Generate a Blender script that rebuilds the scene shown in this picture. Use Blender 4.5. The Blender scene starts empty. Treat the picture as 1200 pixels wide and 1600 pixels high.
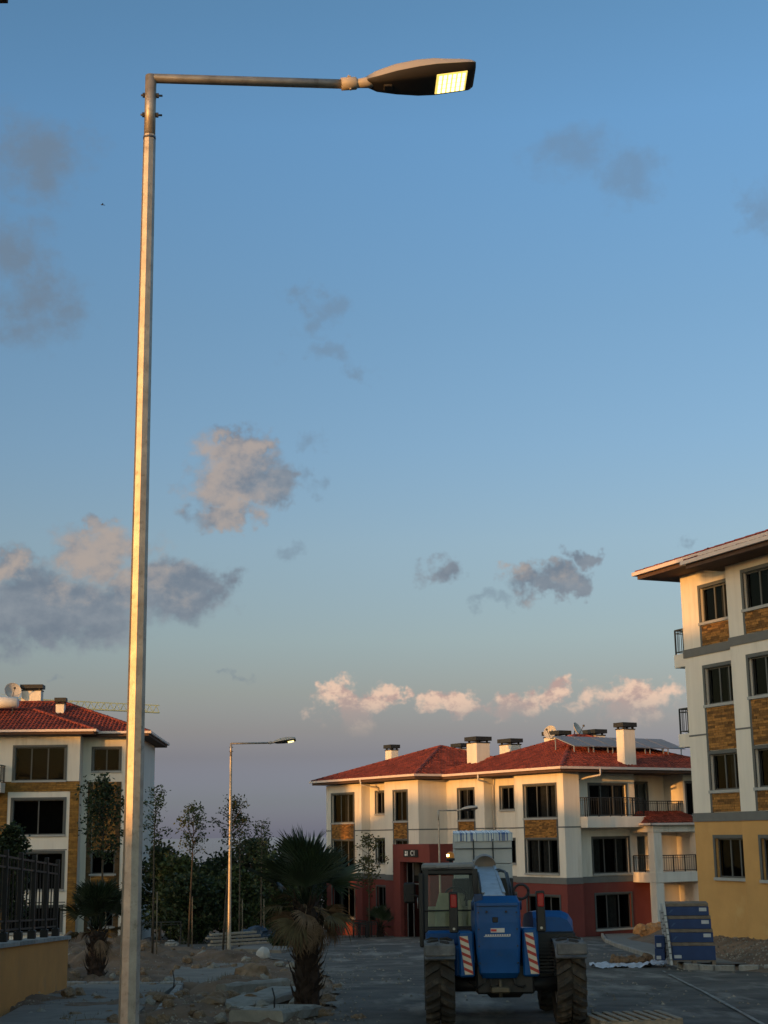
import bpy, math, random
from math import radians, sin, cos, pi, sqrt, atan2
from mathutils import Vector, Matrix, noise

# ------------------------------------------------------------------ camera, sky, sun, exposure
scene = bpy.context.scene
EYE = Vector((0, 0, 1.7)); FPX = 2250.0; PITCH = math.atan(502 / 2250); ROLL = 0.014
SUN_AZ, SUN_EL = radians(222), radians(4.2)      # azimuth from +Y clockwise: low sun behind the viewer, to the left
SKY_STRENGTH, SUN_STRENGTH, EXPOSURE = 0.10, 1.2, 1.75
fwd = Vector((0, cos(PITCH), sin(PITCH))); up0 = Vector((0, -sin(PITCH), cos(PITCH))); rt0 = Vector((1, 0, 0))
CRT = rt0 * cos(ROLL) - up0 * sin(ROLL); CUP = up0 * cos(ROLL) + rt0 * sin(ROLL)
cam_data = bpy.data.cameras.new('camera'); cam = bpy.data.objects.new('camera', cam_data)
scene.collection.objects.link(cam); scene.camera = cam
cam_data.sensor_fit = 'VERTICAL'; cam_data.sensor_height = 36; cam_data.lens = 36 * FPX / 1600
cam_data.clip_start = 0.1; cam_data.clip_end = 6000
m3 = Matrix((CRT, CUP, -fwd)).transposed()
cam.matrix_world = Matrix.Translation(EYE) @ m3.to_4x4()
vs = scene.view_settings
vs.view_transform = 'Standard'; vs.look = 'None'; vs.gamma = 1; vs.exposure = EXPOSURE; vs.use_curve_mapping = False
scene.cycles.max_bounces = 5; scene.cycles.diffuse_bounces = 3; scene.cycles.glossy_bounces = 3
scene.cycles.transparent_max_bounces = 16; scene.cycles.caustics_reflective = False; scene.cycles.caustics_refractive = False
scene.cycles.sample_clamp_indirect = 4

def ray(px, py):
    return CRT * ((px - 600) / FPX) + CUP * ((800 - py) / FPX) + fwd
def at(px, py, d):                                # a photograph pixel at a measured distance -> place in the scene
    v = ray(px, py); return EYE + v * (d / v.y)
def srgb(r, g, b):
    f = lambda c: (c / 255 / 12.92) if c <= 10 else ((c / 255 + .055) / 1.055) ** 2.4
    return (f(r), f(g), f(b))

sun_dir = Vector((sin(SUN_AZ) * cos(SUN_EL), cos(SUN_AZ) * cos(SUN_EL), sin(SUN_EL)))   # towards the sun
sd = bpy.data.lights.new('sun', 'SUN'); sd.energy = SUN_STRENGTH; sd.angle = radians(0.53); sd.color = (1.0, 0.43, 0.09)
so = bpy.data.objects.new('sun', sd); scene.collection.objects.link(so)
so.rotation_euler = (-sun_dir).to_track_quat('-Z', 'Y').to_euler()

world = bpy.data.worlds.new('World'); scene.world = world; world.use_nodes = True
world.cycles.sampling_method = 'MANUAL'; world.cycles.sample_map_resolution = 512
wt = world.node_tree; wt.nodes.clear()
class S:                                          # scalar node socket with arithmetic
    def __init__(s, o): s.o = o
    @staticmethod
    def m(op, *a, clamp=False):
        n = wt.nodes.new('ShaderNodeMath'); n.operation = op; n.use_clamp = clamp
        for i, x in enumerate(a):
            if isinstance(x, S): wt.links.new(x.o, n.inputs[i])
            else: n.inputs[i].default_value = x
        return S(n.outputs[0])
    def __add__(s, b): return S.m('ADD', s, b)
    def __radd__(s, b): return S.m('ADD', b, s)
    def __sub__(s, b): return S.m('SUBTRACT', s, b)
    def __rsub__(s, b): return S.m('SUBTRACT', b, s)
    def __mul__(s, b): return S.m('MULTIPLY', s, b)
    def __rmul__(s, b): return S.m('MULTIPLY', b, s)
    def __truediv__(s, b): return S.m('DIVIDE', s, b)
def sstep(x, lo, hi):
    n = wt.nodes.new('ShaderNodeMapRange'); n.interpolation_type = 'SMOOTHSTEP'
    wt.links.new(x.o, n.inputs['Value']); n.inputs['From Min'].default_value = lo; n.inputs['From Max'].default_value = hi
    return S(n.outputs[0])
def wmix(fac, a, b, mode='MIX'):
    n = wt.nodes.new('ShaderNodeMix'); n.data_type = 'RGBA'; n.blend_type = mode
    if isinstance(fac, S): wt.links.new(fac.o, n.inputs[0])
    else: n.inputs[0].default_value = fac
    for i, x in ((6, a), (7, b)):
        if isinstance(x, tuple): n.inputs[i].default_value = (*x, 1)
        else: wt.links.new(x, n.inputs[i])
    return n.outputs[2]
tc = wt.nodes.new('ShaderNodeTexCoord'); sep = wt.nodes.new('ShaderNodeSeparateXYZ')
wt.links.new(tc.outputs['Generated'], sep.inputs[0])
dx, dy, dz = (S(sep.outputs[i]) for i in range(3))
az = S.m('ARCTAN2', dx, dy); el = S.m('ARCSINE', dz)
sky = wt.nodes.new('ShaderNodeTexSky'); sky.sky_type = 'NISHITA'; sky.sun_disc = False
sky.sun_elevation = SUN_EL; sky.sun_rotation = SUN_AZ; sky.air_density = 1.0; sky.dust_density = 0.5; sky.ozone_density = 3.0
def ramp(x, stops):
    n = wt.nodes.new('ShaderNodeValToRGB'); wt.links.new(x.o, n.inputs[0]); cr = n.color_ramp
    while len(cr.elements) < len(stops): cr.elements.new(0.5)
    for e, (p, c) in zip(cr.elements, stops): e.position = p; e.color = (*c, 1)
    return n.outputs[0]
# air tint by height above the horizon, the same all the way round (elevation 0..36 deg -> 0..1)
GRADE = [(0.001, (0.366, 0.495, 1.655)), (0.035, (0.363, 0.423, 1.041)), (0.083, (0.433, 0.344, 0.568)), (0.11, (0.578, 0.393, 0.486)), (0.152, (0.767, 0.501, 0.48)), (0.208, (0.944, 0.642, 0.559)), (0.313, (1.129, 0.786, 0.669)), (0.419, (1.118, 0.857, 0.762)), (0.56, (1.11, 0.921, 0.827)), (0.763, (1.139, 1.069, 1.004)), (0.889, (1.063, 1.024, 0.942))]
grade = ramp(el / radians(36), GRADE)
# full on the side turned away from the sun (the earth's grey shadow lies there), a warm afterglow towards the sunset
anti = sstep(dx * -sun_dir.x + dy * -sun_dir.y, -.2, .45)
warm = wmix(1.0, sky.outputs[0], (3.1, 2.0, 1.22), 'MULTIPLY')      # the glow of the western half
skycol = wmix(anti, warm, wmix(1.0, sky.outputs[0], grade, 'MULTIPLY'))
def nz(scale, detail, rough, off=(0, 0, 0), sz=1.0, dist=0.0):
    mp = wt.nodes.new('ShaderNodeMapping'); wt.links.new(tc.outputs['Generated'], mp.inputs[0])
    mp.inputs['Location'].default_value = off; mp.inputs['Scale'].default_value = (1, 1, sz)
    n = wt.nodes.new('ShaderNodeTexNoise'); wt.links.new(mp.outputs[0], n.inputs['Vector'])
    n.inputs['Scale'].default_value = scale; n.inputs['Detail'].default_value = detail
    n.inputs['Roughness'].default_value = rough; n.inputs['Distortion'].default_value = dist
    return S(n.outputs[0])
n1 = nz(24, 5, 0.5, (3.1, 0.4, 0.7), 1.5); n2 = nz(70, 5, 0.6, (1.1, 2.4, 0.2), 1.3)
n1s = nz(24, 5, 0.5, (3.1 + .009, 0.4, 0.7 - .016), 1.5)
n2s = nz(70, 5, 0.6, (1.1 + .004, 2.4, 0.2 - .006), 1.3)
fb = (n1 - .5) * 1.5 + (n2 - .5) * .55
relief = (n1 - n1s) * 3.2 + (n2 - n2s) * 2.0
cxy0 = wt.nodes.new('ShaderNodeCombineXYZ'); wt.links.new(az.o, cxy0.inputs[0]); wt.links.new(el.o, cxy0.inputs[1])
wn = wt.nodes.new('ShaderNodeTexNoise'); wt.links.new(tc.outputs['Generated'], wn.inputs['Vector']); wn.inputs['Scale'].default_value = 32; wn.inputs['Detail'].default_value = 4; wn.inputs['Roughness'].default_value = .62
cxy = wt.nodes.new('ShaderNodeVectorMath'); cxy.operation = 'MULTIPLY_ADD'; wt.links.new(wn.outputs['Color'], cxy.inputs[0]); cxy.inputs[1].default_value = (.085, .055, 0); wt.links.new(cxy0.outputs[0], cxy.inputs[2])
cof = (.0425, .0275)                                # the warp tears the outlines; its mean shift is taken out below
def blobs(lst):                                   # union of clouds standing at given bearings
    out = None
    for (px, py, rx, ry) in lst:
        v = ray(px, py).normalized(); a0 = atan2(v.x, v.y); e0 = math.asin(v.z)
        k = 1 / FPX * .97
        n = wt.nodes.new('ShaderNodeVectorMath'); n.operation = 'MULTIPLY_ADD'; wt.links.new(cxy.outputs[0], n.inputs[0])
        n.inputs[1].default_value = (1 / (rx * k), 1 / (ry * k), 0); n.inputs[2].default_value = (-(a0 + cof[0]) / (rx * k), -(e0 + cof[1]) / (ry * k), 0)
        ln = wt.nodes.new('ShaderNodeVectorMath'); ln.operation = 'LENGTH'; wt.links.new(n.outputs[0], ln.inputs[0])
        d = S(ln.outputs['Value'])
        out = d if out is None else S.m('MINIMUM', out, d)
    return 1.0 - out
K = lambda r, g, b: tuple(c / SKY_STRENGTH / 2 ** EXPOSURE for c in srgb(r, g, b))
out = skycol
# open sky elsewhere: the same kind of loose clouds, away from the ones placed below
far = sstep(S.m('ABSOLUTE', az), radians(19), radians(34))
big = nz(4.2, 4, .5, (7.3, 1.2, 4.0), 2.6)
gen = sstep((big - .56) * 4.0 + fb * .8, 0.1, .9) * far * sstep(el, radians(1), radians(7))
out = wmix(gen * .75, out, K(128, 136, 148))
# high thin wisps
fw = (n2 - .5) * 1.7 + (n1 - .5) * 1.2
w0 = sstep(blobs([(55, 245, 125, 82), (25, 410, 95, 95), (60, 480, 100, 80)]) + fw * .42 - .02, .0, .95)
out = wmix(w0 * .72, out, K(112, 126, 141))
w = sstep(blobs([(468, 463, 46, 30), (500, 492, 48, 38), (505, 552, 60, 28), (560, 574, 50, 24),
                 (488, 683, 44, 26), (493, 752, 30, 28), (450, 872, 56, 20), (375, 1064, 34, 10), (72, 1065, 30, 11), (905, 232, 110, 65), (985, 275, 95, 55), (1190, 330, 50, 60), (1072, 850, 34, 13), (770, 938, 44, 15)]) + fw * .42 - .04, .0, .95)
out = wmix(w * .40, out, K(112, 127, 143))
# heavier grey cumulus, warm where the low sun reaches
M = blobs([(105, 945, 225, 80), (250, 925, 140, 66), (315, 912, 76, 54), (20, 968, 160, 62), (165, 868, 110, 68), (370, 748, 100, 86), (432, 762, 58, 48), (380, 692, 44, 50), (350, 805, 90, 30),
           (838, 906, 76, 34), (822, 888, 46, 32), (885, 914, 46, 24), (10, 888, 70, 38), (150, 825, 40, 26)])
M2 = blobs([(692, 890, 66, 34), (905, 872, 46, 24)])
body = sstep(S.m('MAXIMUM', M, M2 - .06) + fb * .62 - .03, .02, .60)
L = blobs([(185, 872, 165, 78), (338, 732, 92, 96), (365, 792, 85, 52), (378, 690, 46, 50), (812, 885, 72, 54), (20, 888, 60, 32)])
lit = sstep(L + relief * .40 + fb * .25, -.05, 1.0)
gcol = wmix(sstep(relief * .6 - fb * .6, -.6, .6), K(108, 119, 134), K(138, 145, 154))
gcol = wmix(lit, gcol, K(176, 161, 151))
out = wmix(body * .88, out, gcol)
# sunlit pink cumulus tops low over the horizon
H = blobs([(548, 1108, 66, 52), (535, 1078, 36, 32), (600, 1098, 52, 32), (628, 1088, 26, 22), (715, 1106, 80, 25), (795, 1098, 68, 31), (860, 1090, 44, 28), (985, 1106, 102, 42), (1010, 1092, 66, 30)])
hb = sstep(H + (n2 - .5) * 1.3 + (n1 - .5) * .5 - .02, .04, .58)
hf = sstep(el + (n1 - .5) * .02, ray(600, 1155).normalized().z, ray(600, 1085).normalized().z)
hcol = wmix(sstep(relief + (n2 - n2s) * 2, -.55, .65), K(184, 158, 151), K(232, 199, 176))
out = wmix(hb * hf * .97, out, hcol)
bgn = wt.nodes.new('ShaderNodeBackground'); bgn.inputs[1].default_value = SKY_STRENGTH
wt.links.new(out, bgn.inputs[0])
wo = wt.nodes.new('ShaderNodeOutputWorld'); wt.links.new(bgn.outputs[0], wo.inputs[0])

# ------------------------------------------------------------------ helpers: materials, meshes, things
rnd = random.Random(7)
MATS = {}
def mat(name, rgb, rough=0.8, metal=0.0, var=0.12, scale=3.0, bump=0.0, bscale=40.0, spec=0.4, island=0.0, dirt=None, emit=None, estr=0, streak=False, dstretch=None):
    """procedural material: base colour with soft mottling, optional per-piece variation, dirt and bump"""
    if name in MATS: return MATS[name]
    m = bpy.data.materials.new(name); m.use_nodes = True; nt = m.node_tree; b = nt.nodes['Principled BSDF']
    b.inputs['Roughness'].default_value = rough; b.inputs['Metallic'].default_value = metal
    b.inputs['Specular IOR Level'].default_value = spec
    t = nt.nodes.new('ShaderNodeTexCoord')
    mp = nt.nodes.new('ShaderNodeMapping'); nt.links.new(t.outputs['Object'], mp.inputs[0])
    if streak: mp.inputs['Scale'].default_value = (1, 1, .12)
    n = nt.nodes.new('ShaderNodeTexNoise'); nt.links.new(mp.outputs[0], n.inputs['Vector'])
    n.inputs['Scale'].default_value = scale; n.inputs['Detail'].default_value = 5; n.inputs['Roughness'].default_value = .6
    r = nt.nodes.new('ShaderNodeValToRGB'); nt.links.new(n.outputs[0], r.inputs[0])
    lo = tuple(max(0, c * (1 - var)) for c in rgb); hi = tuple(min(1, c * (1 + var)) for c in rgb)
    r.color_ramp.elements[0].position = .3; r.color_ramp.elements[0].color = (*lo, 1)
    r.color_ramp.elements[1].position = .7; r.color_ramp.elements[1].color = (*hi, 1)
    col = r.outputs[0]
    if dirt:
        n2 = nt.nodes.new('ShaderNodeTexNoise'); mp2 = nt.nodes.new('ShaderNodeMapping'); nt.links.new(t.outputs['Object'], mp2.inputs[0]); nt.links.new(mp2.outputs[0], n2.inputs['Vector'])
        if dstretch: mp2.inputs['Scale'].default_value = dstretch
        n2.inputs['Scale'].default_value = dirt[1]; n2.inputs['Detail'].default_value = 7; n2.inputs['Roughness'].default_value = .65
        r2 = nt.nodes.new('ShaderNodeValToRGB'); nt.links.new(n2.outputs[0], r2.inputs[0])
        r2.color_ramp.elements[0].position = dirt[2]; r2.color_ramp.elements[0].color = (0, 0, 0, 1)
        r2.color_ramp.elements[1].position = dirt[2] + .18; r2.color_ramp.elements[1].color = (1, 1, 1, 1)
        mx = nt.nodes.new('ShaderNodeMix'); mx.data_type = 'RGBA'; nt.links.new(r2.outputs[0], mx.inputs[0])
        nt.links.new(col, mx.inputs[6]); mx.inputs[7].default_value = (*dirt[0], 1); col = mx.outputs[2]
    if island:
        g = nt.nodes.new('ShaderNodeNewGeometry'); oi = nt.nodes.new('ShaderNodeObjectInfo')
        ad = nt.nodes.new('ShaderNodeMath'); ad.operation = 'ADD'
        nt.links.new(g.outputs['Random Per Island'], ad.inputs[0]); nt.links.new(oi.outputs['Random'], ad.inputs[1])
        fr = nt.nodes.new('ShaderNodeMath'); fr.operation = 'FRACT'; nt.links.new(ad.outputs[0], fr.inputs[0])
        mr = nt.nodes.new('ShaderNodeMapRange'); nt.links.new(fr.outputs[0], mr.inputs[0])
        mr.inputs[3].default_value = 1 - island; mr.inputs[4].default_value = 1 + island
        vm = nt.nodes.new('ShaderNodeVectorMath'); vm.operation = 'SCALE'; nt.links.new(col, vm.inputs[0]); nt.links.new(mr.outputs[0], vm.inputs['Scale'])
        col = vm.outputs[0]
    nt.links.new(col, b.inputs['Base Color'])
    if bump:
        n3 = nt.nodes.new('ShaderNodeTexNoise'); nt.links.new(t.outputs['Object'], n3.inputs['Vector'])
        n3.inputs['Scale'].default_value = bscale; n3.inputs['Detail'].default_value = 6
        bp = nt.nodes.new('ShaderNodeBump'); bp.inputs['Strength'].default_value = bump; bp.inputs['Distance'].default_value = .02
        nt.links.new(n3.outputs[0], bp.inputs['Height']); nt.links.new(bp.outputs[0], b.inputs['Normal'])
    if emit:
        b.inputs['Emission Color'].default_value = (*emit, 1); b.inputs['Emission Strength'].default_value = estr
    MATS[name] = m; return m
def leaf_mat(name, rgb, var=.45, trans=.25):
    if name in MATS: return MATS[name]
    m = bpy.data.materials.new(name); m.use_nodes = True; nt = m.node_tree; b = nt.nodes['Principled BSDF']
    b.inputs['Roughness'].default_value = .55; b.inputs['Specular IOR Level'].default_value = .3
    g = nt.nodes.new('ShaderNodeNewGeometry'); r = nt.nodes.new('ShaderNodeValToRGB'); nt.links.new(g.outputs['Random Per Island'], r.inputs[0])
    r.color_ramp.elements[0].color = (*(c * (1 - var) for c in rgb), 1); r.color_ramp.elements[1].color = (rgb[0] * (1 + var * 1.1), rgb[1] * (1 + var), rgb[2] * (1 + var * .6), 1)
    nt.links.new(r.outputs[0], b.inputs['Base Color'])
    tr = nt.nodes.new('ShaderNodeBsdfTranslucent'); nt.links.new(r.outputs[0], tr.inputs[0])
    mx = nt.nodes.new('ShaderNodeMixShader'); mx.inputs[0].default_value = trans
    nt.links.new(b.outputs[0], mx.inputs[1]); nt.links.new(tr.outputs[0], mx.inputs[2]); nt.links.new(mx.outputs[0], nt.nodes['Material Output'].inputs[0])
    MATS[name] = m; return m
def glass_mat(name, tint, refl=0.10):
    if name in MATS: return MATS[name]
    m = bpy.data.materials.new(name); m.use_nodes = True; nt = m.node_tree; nt.nodes.remove(nt.nodes['Principled BSDF'])
    tr = nt.nodes.new('ShaderNodeBsdfTransparent'); tr.inputs[0].default_value = (*tint, 1)
    gl = nt.nodes.new('ShaderNodeBsdfGlossy'); gl.inputs['Roughness'].default_value = .03; gl.inputs[0].default_value = (.85, .88, .9, 1)
    fr = nt.nodes.new('ShaderNodeFresnel'); fr.inputs[0].default_value = 1.45
    t = nt.nodes.new('ShaderNodeTexCoord'); n = nt.nodes.new('ShaderNodeTexNoise'); n.inputs['Scale'].default_value = 1.3
    nt.links.new(t.outputs['Object'], n.inputs['Vector'])
    bp = nt.nodes.new('ShaderNodeBump'); bp.inputs['Strength'].default_value = .15; bp.inputs['Distance'].default_value = .02; nt.links.new(n.outputs[0], bp.inputs['Height'])
    nt.links.new(bp.outputs[0], gl.inputs['Normal'])
    ml = nt.nodes.new('ShaderNodeMath'); ml.operation = 'MULTIPLY'; ml.inputs[1].default_value = refl * 10; nt.links.new(fr.outputs[0], ml.inputs[0])
    mx = nt.nodes.new('ShaderNodeMixShader'); nt.links.new(ml.outputs[0], mx.inputs[0]); nt.links.new(tr.outputs[0], mx.inputs[1]); nt.links.new(gl.outputs[0], mx.inputs[2])
    nt.links.new(mx.outputs[0], nt.nodes['Material Output'].inputs[0])
    MATS[name] = m; return m

class MB:
    def __init__(s): s.v = []; s.f = []; s.sm = []
    def add(s, vs_, fs, smooth=False):
        o = len(s.v); s.v += [tuple(v) for v in vs_]; s.f += [tuple(i + o for i in f) for f in fs]; s.sm += [smooth] * len(fs); return s
    def box(s, x0, x1, y0, y1, z0, z1, mtx=None):
        vs_ = [(x, y, z) for z in (z0, z1) for y in (y0, y1) for x in (x0, x1)]
        if mtx: vs_ = [mtx @ Vector(v) for v in vs_]
        return s.add(vs_, [(0, 2, 3, 1), (4, 5, 7, 6), (0, 1, 5, 4), (2, 6, 7, 3), (0, 4, 6, 2), (1, 3, 7, 5)])
    def bevbox(s, x0, x1, y0, y1, z0, z1, b, mtx=None):
        """box with chamfered edges"""
        vs_ = []; idx = {}
        X, Y, Z = (x0, x1), (y0, y1), (z0, z1)
        for i in (0, 1):
            for j in (0, 1):
                for k in (0, 1):
                    sx, sy, sz = (b if i == 0 else -b), (b if j == 0 else -b), (b if k == 0 else -b)
                    for a, p in enumerate(((X[i], Y[j] + sy, Z[k] + sz), (X[i] + sx, Y[j], Z[k] + sz), (X[i] + sx, Y[j] + sy, Z[k]))):
                        idx[i, j, k, a] = len(vs_); vs_.append(p)
        q = []
        for a in range(3):
            o = [t for t in range(3) if t != a]
            for v in (0, 1):
                def K(p, r): c = [0, 0, 0]; c[a] = v; c[o[0]] = p; c[o[1]] = r; return idx[(*c, a)]
                q.append((K(0, 0), K(1, 0), K(1, 1), K(0, 1)))
        for e in range(3):
            o = [t for t in range(3) if t != e]
            for p in (0, 1):
                for r in (0, 1):
                    def K(v, a): c = [0, 0, 0]; c[e] = v; c[o[0]] = p; c[o[1]] = r; return idx[(*c, a)]
                    q.append((K(0, o[0]), K(1, o[0]), K(1, o[1]), K(0, o[1])))
        for i in (0, 1):
            for j in (0, 1):
                for k in (0, 1): q.append((idx[i, j, k, 0], idx[i, j, k, 1], idx[i, j, k, 2]))
        if mtx: vs_ = [mtx @ Vector(v) for v in vs_]
        return s.add(vs_, q)
    def tube(s, pts, r, n=8, caps=True, smooth=True, rot=0.0):
        """tube along a polyline; r a number or one per point"""
        pts = [Vector(p) for p in pts]; rs = r if isinstance(r, (list, tuple)) else [r] * len(pts)
        vs_ = []; fs = []; ref = None
        for i, p in enumerate(pts):
            t = (pts[min(i + 1, len(pts) - 1)] - pts[max(i - 1, 0)]).normalized()
            if ref is None: ref = Vector((1, 0, 0)) if abs(t.x) < .9 else Vector((0, 1, 0))
            a = (ref - t * ref.dot(t)).normalized(); b = t.cross(a); ref = a
            for k in range(n):
                q = 2 * pi * k / n + rot; vs_.append(p + (a * cos(q) + b * sin(q)) * rs[i])
        for i in range(len(pts) - 1):
            for k in range(n): fs.append((i * n + k, i * n + (k + 1) % n, (i + 1) * n + (k + 1) % n, (i + 1) * n + k))
        s.add(vs_, fs, smooth)
        if caps:
            o = len(s.v) - len(vs_); s.f.append(tuple(o + k for k in reversed(range(n)))); s.f.append(tuple(o + (len(pts) - 1) * n + k for k in range(n))); s.sm += [False, False]
        return s
    def prism(s, poly, axis, c0, c1, smooth=False):
        """extrude a 2-D outline along an axis: poly in the other two axes (in xyz order)"""
        def V(p, c): q = list(p); q.insert(axis, c); return tuple(q)
        n = len(poly)
        s.add([V(p, c0) for p in poly] + [V(p, c1) for p in poly], [(i, (i + 1) % n, n + (i + 1) % n, n + i) for i in range(n)], smooth)
        o = len(s.v) - 2 * n; s.f += [tuple(o + i for i in range(n)), tuple(o + n + i for i in reversed(range(n)))]; s.sm += [False, False]
        return s
    def lathe(s, prof, n=16, mtx=None, smooth=True):
        vs_ = []; fs = []
        for (r, z) in prof:
            for k in range(n): vs_.append((r * cos(2 * pi * k / n), r * sin(2 * pi * k / n), z))
        for i in range(len(prof) - 1):
            for k in range(n): fs.append((i * n + k, i * n + (k + 1) % n, (i + 1) * n + (k + 1) % n, (i + 1) * n + k))
        if mtx: vs_ = [mtx @ Vector(v) for v in vs_]
        return s.add(vs_, fs, smooth)
    def mesh(s, name, m):
        me = bpy.data.meshes.new(name); me.from_pydata(s.v, [], s.f); me.materials.append(m)
        if any(s.sm): me.polygons.foreach_set('use_smooth', s.sm)
        me.update(); return me
    def build(s, name, m, parent=None, label=None, kind=None):
        return link(name, s.mesh(name, m), parent, label, kind)
def link(name, me, parent=None, label=None, kind=None):
    o = bpy.data.objects.new(name, me); scene.collection.objects.link(o)
    if parent: o.parent = parent
    if label: o['label'] = label
    if kind: o['kind'] = kind
    return o
def tag(o, label, cat, group=None):
    o['label'] = label; o['category'] = cat
    if group: o['group'] = group
    return o
def thing(name, label, cat, loc=(0, 0, 0), rz=0.0, group=None):
    o = bpy.data.objects.new(name, None); scene.collection.objects.link(o); o.location = loc; o.rotation_euler = (0, 0, rz); o.empty_display_size = .3
    return tag(o, label, cat, group)
def struct(o): o['kind'] = 'structure'; return o
def copy_tree(o, parent=None):
    c = o.copy(); scene.collection.objects.link(c); c.parent = parent
    for ch in [x for x in scene.collection.objects if x.parent == o]: copy_tree(ch, c)
    return c
def bar(mb, a, b, w, h=None):
    """square bar between two points"""
    a, b = Vector(a), Vector(b); mb.tube([a, b], (w if h is None else max(w, h)) * .7071, 4, True, False, pi / 4); return mb

# base colours
WHITE = mat('cream_render', (.66, .63, .57), .9, var=.08, scale=2.2, bump=.15, bscale=60, dirt=((.50, .46, .38), 1.3, .57), streak=True, dstretch=(1, 1, .18))
GREY = mat('grey_paint', (.13, .135, .135), .8, var=.08)
TRIM = mat('dark_frame', (.075, .08, .082), .5, var=.08)
SILL = mat('sill_stone', (.32, .33, .33), .7, var=.1)
RED = mat('red_render', (.165, .040, .034), .9, var=.07, scale=1.5, bump=.12, bscale=60, dirt=((.17, .055, .042), .5, .6))
YEL = mat('ochre_render', (.50, .29, .105), .9, var=.09, scale=1.1, bump=.15, bscale=50, dirt=((.55, .36, .15), .7, .58))
BRICK = mat('brick_slip', (.24, .115, .028), .85, var=.30, scale=14, island=.55)
MORTAR = mat('brick_joint', (.10, .055, .02), .95, var=.2)
WOODP = mat('timber_look_panel', (.20, .105, .022), .8, var=.35, scale=6, streak=False, island=.3)
TILE = mat('clay_tile', (.175, .034, .019), .8, var=.30, scale=2.5, island=.35, bump=.1)
TILEB = mat('roof_underlay', (.13, .026, .017), .85, var=.15)
GUT = mat('gutter_white', (.62, .52, .47), .6, var=.06)
SOFF = mat('brown_soffit', (.085, .050, .038), .8, var=.15)
CAPB = mat('chimney_cap_black', (.016, .018, .02), .6, var=.2)
RAIL = mat('rail_iron', (.03, .033, .036), .5, var=.15, metal=.3)
GLASS = glass_mat('window_glass', (.34, .36, .37), .014)
ROOM = mat('dark_room', (.018, .018, .019), .95, var=.3, scale=.8)
CURT = mat('pale_curtain', (.14, .14, .135), .9, var=.2, scale=5)
GALV = mat('galvanised_steel', (.36, .33, .29), .50, metal=.65, var=.22, scale=9, dirt=((.20, .175, .145), 16, .55), bump=.06, bscale=90)
PIPE = mat('downpipe_white', (.55, .52, .48), .6, var=.08)

# ------------------------------------------------------------------ building kit (local frame: x along the front, y into the house, z up)
def front(y): return lambda a, b, c: (a, y - c, b)            # face looking to -y; c = outwards
def side(x): return lambda a, b, c: (x + c, a, b)             # face looking to +x
def wall(mb, fn, a0, a1, b0, b1, holes=(), depth=.24):
    A = sorted({a0, a1, *[h[0] for h in holes], *[h[1] for h in holes]}); B = sorted({b0, b1, *[h[2] for h in holes], *[h[3] for h in holes]})
    A = [a for a in A if a0 - 1e-6 <= a <= a1 + 1e-6]; B = [b for b in B if b0 - 1e-6 <= b <= b1 + 1e-6]
    for i in range(len(A) - 1):
        for j in range(len(B) - 1):
            ca, cb = (A[i] + A[i + 1]) / 2, (B[j] + B[j + 1]) / 2
            if any(h[0] < ca < h[1] and h[2] < cb < h[3] for h in holes): continue
            mb.add([fn(A[i], B[j], 0), fn(A[i + 1], B[j], 0), fn(A[i + 1], B[j + 1], 0), fn(A[i], B[j + 1], 0)], [(0, 1, 2, 3)])
    for (p0, p1, q0, q1) in holes:
        c = [(p0, q0), (p1, q0), (p1, q1), (p0, q1)]
        for k in range(4):
            u, w_ = c[k], c[(k + 1) % 4]
            mb.add([fn(*u, 0), fn(*w_, 0), fn(*w_, -depth), fn(*u, -depth)], [(0, 1, 2, 3)])
def slab(mb, fn, a0, a1, b0, b1, c0, c1):
    p = [fn(a, b, c) for c in (c0, c1) for b in (b0, b1) for a in (a0, a1)]
    mb.add(p, [(0, 2, 3, 1), (4, 5, 7, 6), (0, 1, 5, 4), (2, 6, 7, 3), (0, 4, 6, 2), (1, 3, 7, 5)])
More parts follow.
